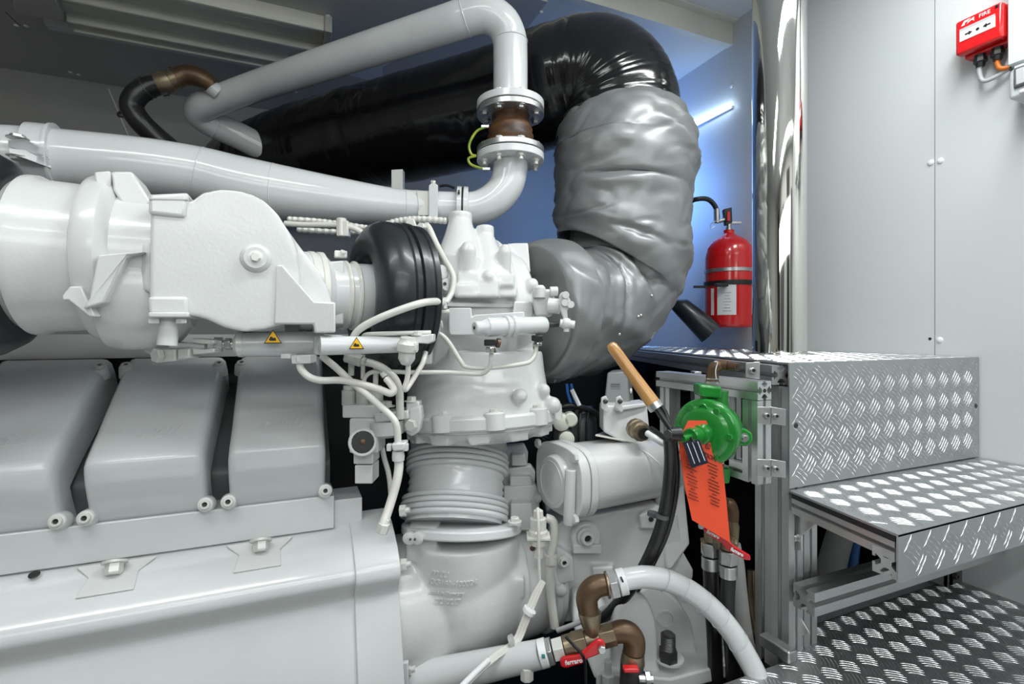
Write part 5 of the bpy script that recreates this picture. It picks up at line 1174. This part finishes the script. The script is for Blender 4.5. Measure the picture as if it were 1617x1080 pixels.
part('print_symbol', MB().box(tagp(1118, 705)+tnrm*.001, (.0014, .0014, .0003), tR, tU), M['ink'], sh_)
rng = random.Random(9)
for col_, (xa, ya, xb, yb) in enumerate(((1078, 715, 1097, 778), (1112, 731, 1136, 795))):
    for i in range(13):
        t = i/12; x = xa+(xb-xa)*0+ (4*t); y = ya+(yb-ya)*t+(0 if col_ else 8)
        w_ = .0085+.004*rng.random()
        part('print_line', MB().box(tagp(x+13, y+2)+tnrm*.0004, (w_ if i not in (4, 9) else w_*.45, .0006, .0003), tR, tU), M['ink'], sh_)
ds_ = part('dark_sticker', MB().prism([P(1078, 699, .925), P(1104, 694, .925), P(1119, 731, .925), P(1092, 739, .925)], FWD*.001), mat('navy_sticker', (.012, .016, .035), .4), tg_)
for i in range(3):
    a, b = P(1085+i*8.3, 700-i*1.4, .9245), P(1097+i*8, 732-i*2.3, .9245)
    part('sticker_line', MB().tube([a, b], .0008, 6), M['label'], ds_)
part('cord', MB().tube([P(1091, 690, .93), P(1096, 700, .925)], .003, 8), M['black'], tg_)

# --- black hose from the lever down across the gearbox
bh = thing('black_hose', 'thick black hose hanging from the lever joint down in front of the gearbox', 'hose', P(950, 990, 1.05))
part('hose', MB().tube(tpx([(1056, 692, .95, 9), (1058, 730, .97, 9.5), (1054, 780, .98, 9.5), (1044, 830, .99, 9.5), (1027, 875, 1.0, 9.5), (1005, 915, 1.02, 9.5), (975, 955, 1.05, 9.5), (948, 978, 1.08, 9)], 7), None, 16), M['hose'], bh)
part('hose', MB().tube(tpx([(1064, 690, .96, 5), (1069, 740, .98, 5), (1065, 790, .99, 5), (1053, 840, 1.0, 5), (1035, 880, 1.01, 5), (1010, 925, 1.04, 5), (985, 955, 1.07, 5)], 7), None, 12), M['hose'], bh)
part('grey_line', MB().tube(tpx([(1030, 880, 1.03, 4), (985, 935, 1.05, 4), (930, 975, 1.08, 4), (880, 996, 1.1, 4)], 7), None, 10), M['greycable'], bh)
for x, y, d in ((1047, 815, .985), (1034, 812, 1.06)): part('cable_tie', MB().tube([P(x-1, y-3, d), P(x-2, y+3, d)], .0135, 16), M['darkgrey'], bh)

# --- white hose assembly with brass fittings
wh = thing('white_hose', 'white wrapped hose arching from brass elbow down to the floor plate', 'hose', P(1190, 1060, .95))
part('hose', MB().tube(tpx([(968, 922, .955, 15.5), (990, 914, .955, 16.5), (1020, 911, .96, 17), (1055, 917, .97, 17), (1090, 934, .98, 17), (1125, 962, .985, 17), (1155, 997, .985, 17), (1178, 1035, .98, 17), (1192, 1062, .975, 17), (1200, 1085, .97, 17)], 8), None, 24), M['white'], wh)
for x, y in ((1012, 911), (1049, 916), (1078, 928), (1112, 951), (1138, 976), (1166, 1014)):
    part('wrap_edge', MB().torus(P(x, y, .965), RGT*.8-VZ*(.1+(x-1000)/200), .0208, .0006, 28, 5), M['greycable'], wh)
vd = .95
nut('hose_nut', P(962, 924, vd), P(974, 921, vd), 23*vd/F, wh, 'steel')
nut('hose_nut', P(976, 920, vd), P(988, 917, vd), 20*vd/F, wh, 'label', 24)
part('clip_mark', MB().box(P(982, 915, vd-.026), (.0015, .001, .009), RGT, VZ), M['black'], wh)
part('bronze_elbow', MB().tube(tpx([(962, 924, vd, 15), (948, 924, vd, 16.5), (935, 930, vd, 17.5), (927, 943, vd, 17.5), (928, 958, vd, 16.5), (930, 966, vd, 16)], 6), None, 22), M['bronze'], wh)
nut('elbow_rim', P(957, 923.5, vd), P(961, 923, vd), 20*vd/F, wh, 'brass', 24)
part('tee_stem', MB().tube([(P(931, 965, vd), 17*vd/F), (P(931, 969, vd), 18*vd/F), (P(933, 985, vd), 15*vd/F), (P(938, 1005, vd), 12*vd/F)], None, 20), M['brass'], wh)
bv = thing('ball_valve', 'brass ball valve with red lever handle on the white pipe, bottom centre', 'valve', P(920, 1050, vd))
def bx(x0, x1, r, n=6, m='brass', nm='body'):
    f = lambda x: P(x, 1025-(x-880)*.28, vd)
    return part(nm, MB().tube([f(x0), f(x1)], r*vd/F, n), M[m], bv, bevel=.001)
bx(852, 864, 21, 24, 'label', 'collar'); bx(864, 872, 22, 6, 'steel', 'nut'); bx(874, 890, 18, 6, 'hardware', 'nut'); bx(891, 912, 17, 20); bx(905, 925, 19, 8); bx(925, 948, 15, 20); bx(946, 970, 18, 8)
part('outlet_elbow', MB().tube(tpx([(966, 1001, vd, 15), (980, 997, vd, 16.5), (993, 1000, vd, 17.5), (1001, 1012, vd, 17.5), (1001, 1028, vd, 17)], 6), None, 22), M['bronze'], bv)
part('lower_body', MB().tube([(P(1000, 1030, vd), 17*vd/F), (P(999, 1046, vd), 19*vd/F), (P(998, 1050, vd), 17*vd/F)], None, 20), M['brass'], bv)
lv_ = part('lever', MB().prism([P(944, 1010, vd-.03), P(953, 1012, vd-.03), P(957, 1020, vd-.03), P(954, 1030, vd-.03), P(944, 1035, vd-.03), P(928, 1041, vd-.03), P(922, 1048, vd-.03), P(894, 1056, vd-.03), P(886, 1054, vd-.03), P(884, 1044, vd-.03), P(889, 1039, vd-.03), P(915, 1035, vd-.03), P(930, 1022, vd-.03)], FWD*.008), M['redplastic'], bv, bevel=.003, seg=3)
bolt(lv_, P(950, 1024, vd-.031), -FWD, .0078, M['steel'], 'plainhex')
part('lever_lettering', text_mb('ferraro', .011, P(906, 1045, vd-.0305), RGT+VZ*.17, VZ-RGT*.17, .0006, bold=.0003), M['label'], lv_)
part('bracket_tie', MB().tube(tpx([(893, 1005, vd-.03, 2.4), (905, 1018, vd-.035, 2.4), (918, 1032, vd-.04, 2.4), (924, 1048, vd-.03, 2.4), (925, 1085, vd-.03, 2.4)], 6), None, 8), M['black'], bv)
rv = thing('drain_valve', 'dark valve with red and steel end below the bronze elbow, bottom edge', 'valve', P(998, 1085, vd))
part('body', MB().tube([(P(998, 1046, vd-.005), 18*vd/F), (P(996, 1090, vd-.005), 18*vd/F)], None, 16), M['darksteel'], rv)
part('red_lever', MB().box(P(996, 1056, vd-.028), (.014, .004, .007), RGT, VZ), M['redplastic'], rv, bevel=.002)
part('lever_pin', MB().tube([P(1008, 1072, vd-.02), P(1030, 1073, vd-.02)], .009, 14), M['steel'], rv)
nut('nut', P(1018, 1073, vd-.02), P(1026, 1073, vd-.02), .015, rv, 'steel')
wp = thing('white_water_pipe', 'white pipe coming from lower left to the brass ball valve', 'pipe', P(740, 1060, .98))
part('pipe', MB().tube([(P(620, 1085, 1.05), 27*1.0/F), (P(700, 1066, 1.02), 27*1.0/F), (P(856, 1032, vd+.005), 21*vd/F)], None, 28), M['white'], wp)
part('branch', MB().tube([P(832, 1038, vd), P(832, 1066, vd)], 9*vd/F, 18), M['white'], wp)
nut('branch_nut', P(832, 1052, vd), P(832, 1072, vd), 11*vd/F, wp, 'cream', 8)
part('paint_mark', MB().box(P(858, 1036, vd-.026), (.003, .001, .005), RGT, VZ), mat('teal_paint_mark', (.01, .16, .16), .5), wp)

# --- engine mount foot
mf = thing('engine_mount', 'white cast engine mount foot with ribs and a dark holding-down bolt', 'engine mount', P(1050, 1060, 1.1))
ft = MB()
pz(ft, [(985, 1035), (1155, 1008), (1158, 1042), (1000, 1078)], 1.02, .28)
part('base', MB().prism([P(940, 1062, 1.0), P(1060, 1072, 1.0), P(1158, 1046, 1.08), P(1140, 1012, 1.2), P(1000, 1000, 1.22)], VZ*-.03), M['cast'], mf, bevel=.004)
def rib(pts, d, th, bv=.009):
    cv = smooth_path([(P(x, y, d), 1) for x, y in pts], 4)
    part('rib', MB().prism([q[0] for q in cv], FWD*th), M['cast'], mf, bevel=bv, seg=3)
rib([(966, 1000), (972, 965), (988, 943), (1005, 938), (1022, 948), (1034, 975), (1039, 1010), (1041, 1045), (1041, 1075), (1000, 1080), (970, 1078), (966, 1040)], 1.03, .03)
rib([(1008, 940), (1022, 928), (1045, 930), (1070, 950), (1090, 980), (1097, 1010), (1098, 1036), (1070, 1042), (1045, 1040), (1030, 1000)], 1.13, .03)
rib([(1058, 938), (1078, 940), (1105, 962), (1135, 992), (1152, 1010), (1152, 1024), (1120, 1026), (1090, 1020), (1070, 980)], 1.20, .03)
part('back_plate', MB().prism([P(930, 930, 1.30), P(1085, 905, 1.34), P(1110, 1010, 1.28), P(940, 1060, 1.22)], FWD*.05), M['cast'], mf, bevel=.004)
part('rib_hole', MB().lathe([(-.01, .02), (.0008, .02), (.001, .0165), (-.008, .014)], P(1051, 978, 1.129), -FWD, 24), M['hardware'], mf)
part('bolt_washer', MB().lathe([(0, .03), (.004, .03)], P(1056, 1040, 1.04), VZ, 28), M['cast'], mf)
part('holding_bolt', MB().lathe([(0, .019), (.022, .019), (.023, .0135), (.052, .0135), (.056, .010)], P(1055, 1042, 1.03), VZ, 6), M['darksteel'], mf)
part('bolt_thread', MB().lathe([(.022+.0028*i+e, .0135+(.0012 if e else 0)) for i in range(11) for e in (0, .0014)], P(1055, 1042, 1.03), VZ, 16), M['darksteel'], mf)
part('base_bolt', MB().lathe([(0, .013), (.014, .013), (.015, .008), (.04, .008)], P(960, 1076, .99), (0, 0, 1), 6), M['hardware'], mf)
part('shoulder', MB().prism([P(905, 940, 1.16), P(935, 925, 1.16), P(960, 965, 1.14), P(985, 1060, 1.06), P(940, 1075, 1.06), P(905, 990, 1.12)], FWD*.06), M['cast'], mf, cast=(.005, 5))

# --- valves and hoses by the column
for i, (x, y, d, lab) in enumerate(((1122, 862, 1.05, 'black hydraulic hose with chrome nut behind the orange tag, left one of the pair'), (1150, 875, 1.02, 'black hydraulic hose with chrome nut under the red lever tip, right one of the pair'))):
    o = thing('hydraulic_hose', lab, 'hose', P(x, y+200, d), 'hydraulic hoses')
    nut('swivel_nut', P(x, y-6, d), P(x, y+14, d), 15*d/F, o, 'steel', 6); nut('swivel_nut', P(x, y+17, d), P(x, y+36, d), 13.5*d/F, o, 'steel', 16)
    part('hose', MB().tube(tpx([(x, y+34, d, 11.5), (x-2 if i else x+2, y+90, d, 11.5), (x+6, y+150, d, 11.5), (x+10, y+260, d+.02, 11.5)], 5), None, 16), M['hose'], o)
    part('top_fitting', MB().tube([P(x, y-8, d), P(x, y-26, d)], 10*d/F, 12), M['brass'], o)
rl = thing('red_lever_valve', 'valve with long red lever lettered in white, below the orange tag', 'valve', P(1150, 870, 1.0))
lr_ = part('lever', MB().prism([P(1110, 836, .985), P(1118, 832, .985), P(1150, 852, .975), P(1160, 862, .97), P(1186, 878, .965), P(1186, 886, .965), P(1178, 885, .965), P(1150, 870, .975), P(1140, 858, .98), P(1118, 845, .985)], FWD*.008), M['redplastic'], rl, bevel=.003, seg=3)
part('lever_lettering', text_mb('ferraro', .009, P(1126, 844, .979), RGT-VZ*.52-FWD*.05, VZ+RGT*.4, .0006, bold=.0003), M['label'], lr_)
part('lever_lettering', text_mb('ferraro', .009, P(1164, 872, .964), RGT-VZ*.52-FWD*.05, VZ+RGT*.4, .0006, bold=.0003), M['label'], lr_)
part('stem', MB().tube([P(1132, 852, 1.0), P(1132, 862, 1.02)], .008, 12), M['brass'], rl)
part('valve_body', MB().tube([P(1108, 862, 1.06), P(1164, 858, 1.04)], .016, 16), M['brass'], rl)
bolt(rl, P(1107, 830, .99), -FWD-RGT*.4, .006, M['steel'], 'plainhex')
part('riser', MB().tube([(P(1156, 858, 1.05), .012), (P(1158, 830, 1.05), .012), (P(1157, 820, 1.05), .009)], None, 14), M['brass'], rl)
part('bronze_cap', MB().tube(tpx([(1157, 822, 1.05, 9), (1157, 806, 1.05, 9), (1153, 796, 1.05, 9), (1147, 793, 1.05, 8)], 5), None, 14), M['bronze'], rl)
line('grey_pipe', 'dull grey pipe slanting down behind the black hoses, beside the column', [(1157, 860, 1.10), (1163, 890, 1.10), (1168, 940, 1.10), (1176, 1000, 1.10), (1190, 1070, 1.10)], 12, 'lagging')
line('brown_pipe', 'thin brown pipe curving at the foot of the column', [(1186, 900, 1.22), (1188, 960, 1.2), (1196, 1000, 1.15), (1212, 1022, 1.1), (1230, 1030, 1.08)], 6, 'brass')
solo('lagged_pipe', MB().tube(tpx([(1335, 820, 1.30, 19), (1322, 860, 1.30, 19), (1312, 900, 1.29, 20), (1308, 940, 1.28, 20), (1304, 1000, 1.28, 20)], 6), None, 20), M['lagging'], 'grey lagged pipe seen in the dark opening under the lower step', 'pipe')
solo('blue_hose', MB().tube(tpx([(1352, 840, 1.34, 9), (1346, 880, 1.33, 9), (1345, 930, 1.32, 9), (1350, 990, 1.32, 9)], 6), None, 16), M['bluep'], 'blue plastic hose beside the lagged pipe under the lower step', 'hose')

# --- dim machinery behind, in the open bilge
bg = thing('bilge_machinery', 'dim dark pump and fittings in the shadow behind the gearbox', 'machinery', P(910, 700, 1.5))
part('body', MB().lathe([(-.05, .05), (-.04, .07), (.05, .075), (.06, .05)], P(905, 682, 1.42), RGT-FWD*.3, 28), M['darkgrey'], bg)
for t in (0, .02, .04): part('ring', MB().torus(P(908, 680, 1.38)+RGT*t, RGT-FWD*.3, .062, .004, 28, 6), M['black'], bg)
for x, y, r in ((885, 664, .022), (899, 660, .018), (893, 690, .02)): part('boss', MB().lathe([(0, r), (.03, r), (.033, r*.8)], P(x, y, 1.32), -FWD, 20), M['trimgrey'], bg)
part('hose', MB().tube(tpx([(872, 648, 1.34, 5), (900, 640, 1.34, 5), (935, 650, 1.36, 5), (960, 668, 1.4, 5)], 6), None, 10), M['hose'], bg)
part('hose', MB().tube(tpx([(850, 690, 1.4, 8), (880, 706, 1.38, 8), (930, 704, 1.4, 8), (960, 690, 1.42, 8)], 6), None, 10), M['hose'], bg)
part('blue_leads', MB().tube(tpx([(895, 606, 1.34, 2.5), (897, 622, 1.34, 2.5), (903, 640, 1.34, 2.5)], 5), None, 8).tube(tpx([(902, 606, 1.34, 2.5), (905, 624, 1.34, 2.5), (911, 640, 1.34, 2.5)], 5), None, 8), M['bluep'], bg)
part('strap', MB().tube([P(903, 615, 1.33), P(915, 640, 1.33)], .006, 6), M['label'], bg)
fr2 = thing('bilge_fittings', 'dark pipe flange and block in shadow behind the green pump', 'machinery', P(1080, 640, 1.9))
part('flange_ring', MB().torus(P(1083, 603, 1.8), FWD, .025, .010, 24, 8), M['darkgrey'], fr2)
part('block', MB().bb(P(1030, 650, 2.0), P(1090, 600, 1.95)), M['black'], fr2, bevel=.004)
part('pipe', MB().tube([P(1040, 590, 1.9), P(1046, 660, 1.9)], .016, 12), M['darkgrey'], fr2)
part('pipe', MB().tube([P(1020, 620, 1.95), P(1100, 628, 1.95)], .014, 12), M['dark'], fr2)
# dark lining of the open bilge under the platform
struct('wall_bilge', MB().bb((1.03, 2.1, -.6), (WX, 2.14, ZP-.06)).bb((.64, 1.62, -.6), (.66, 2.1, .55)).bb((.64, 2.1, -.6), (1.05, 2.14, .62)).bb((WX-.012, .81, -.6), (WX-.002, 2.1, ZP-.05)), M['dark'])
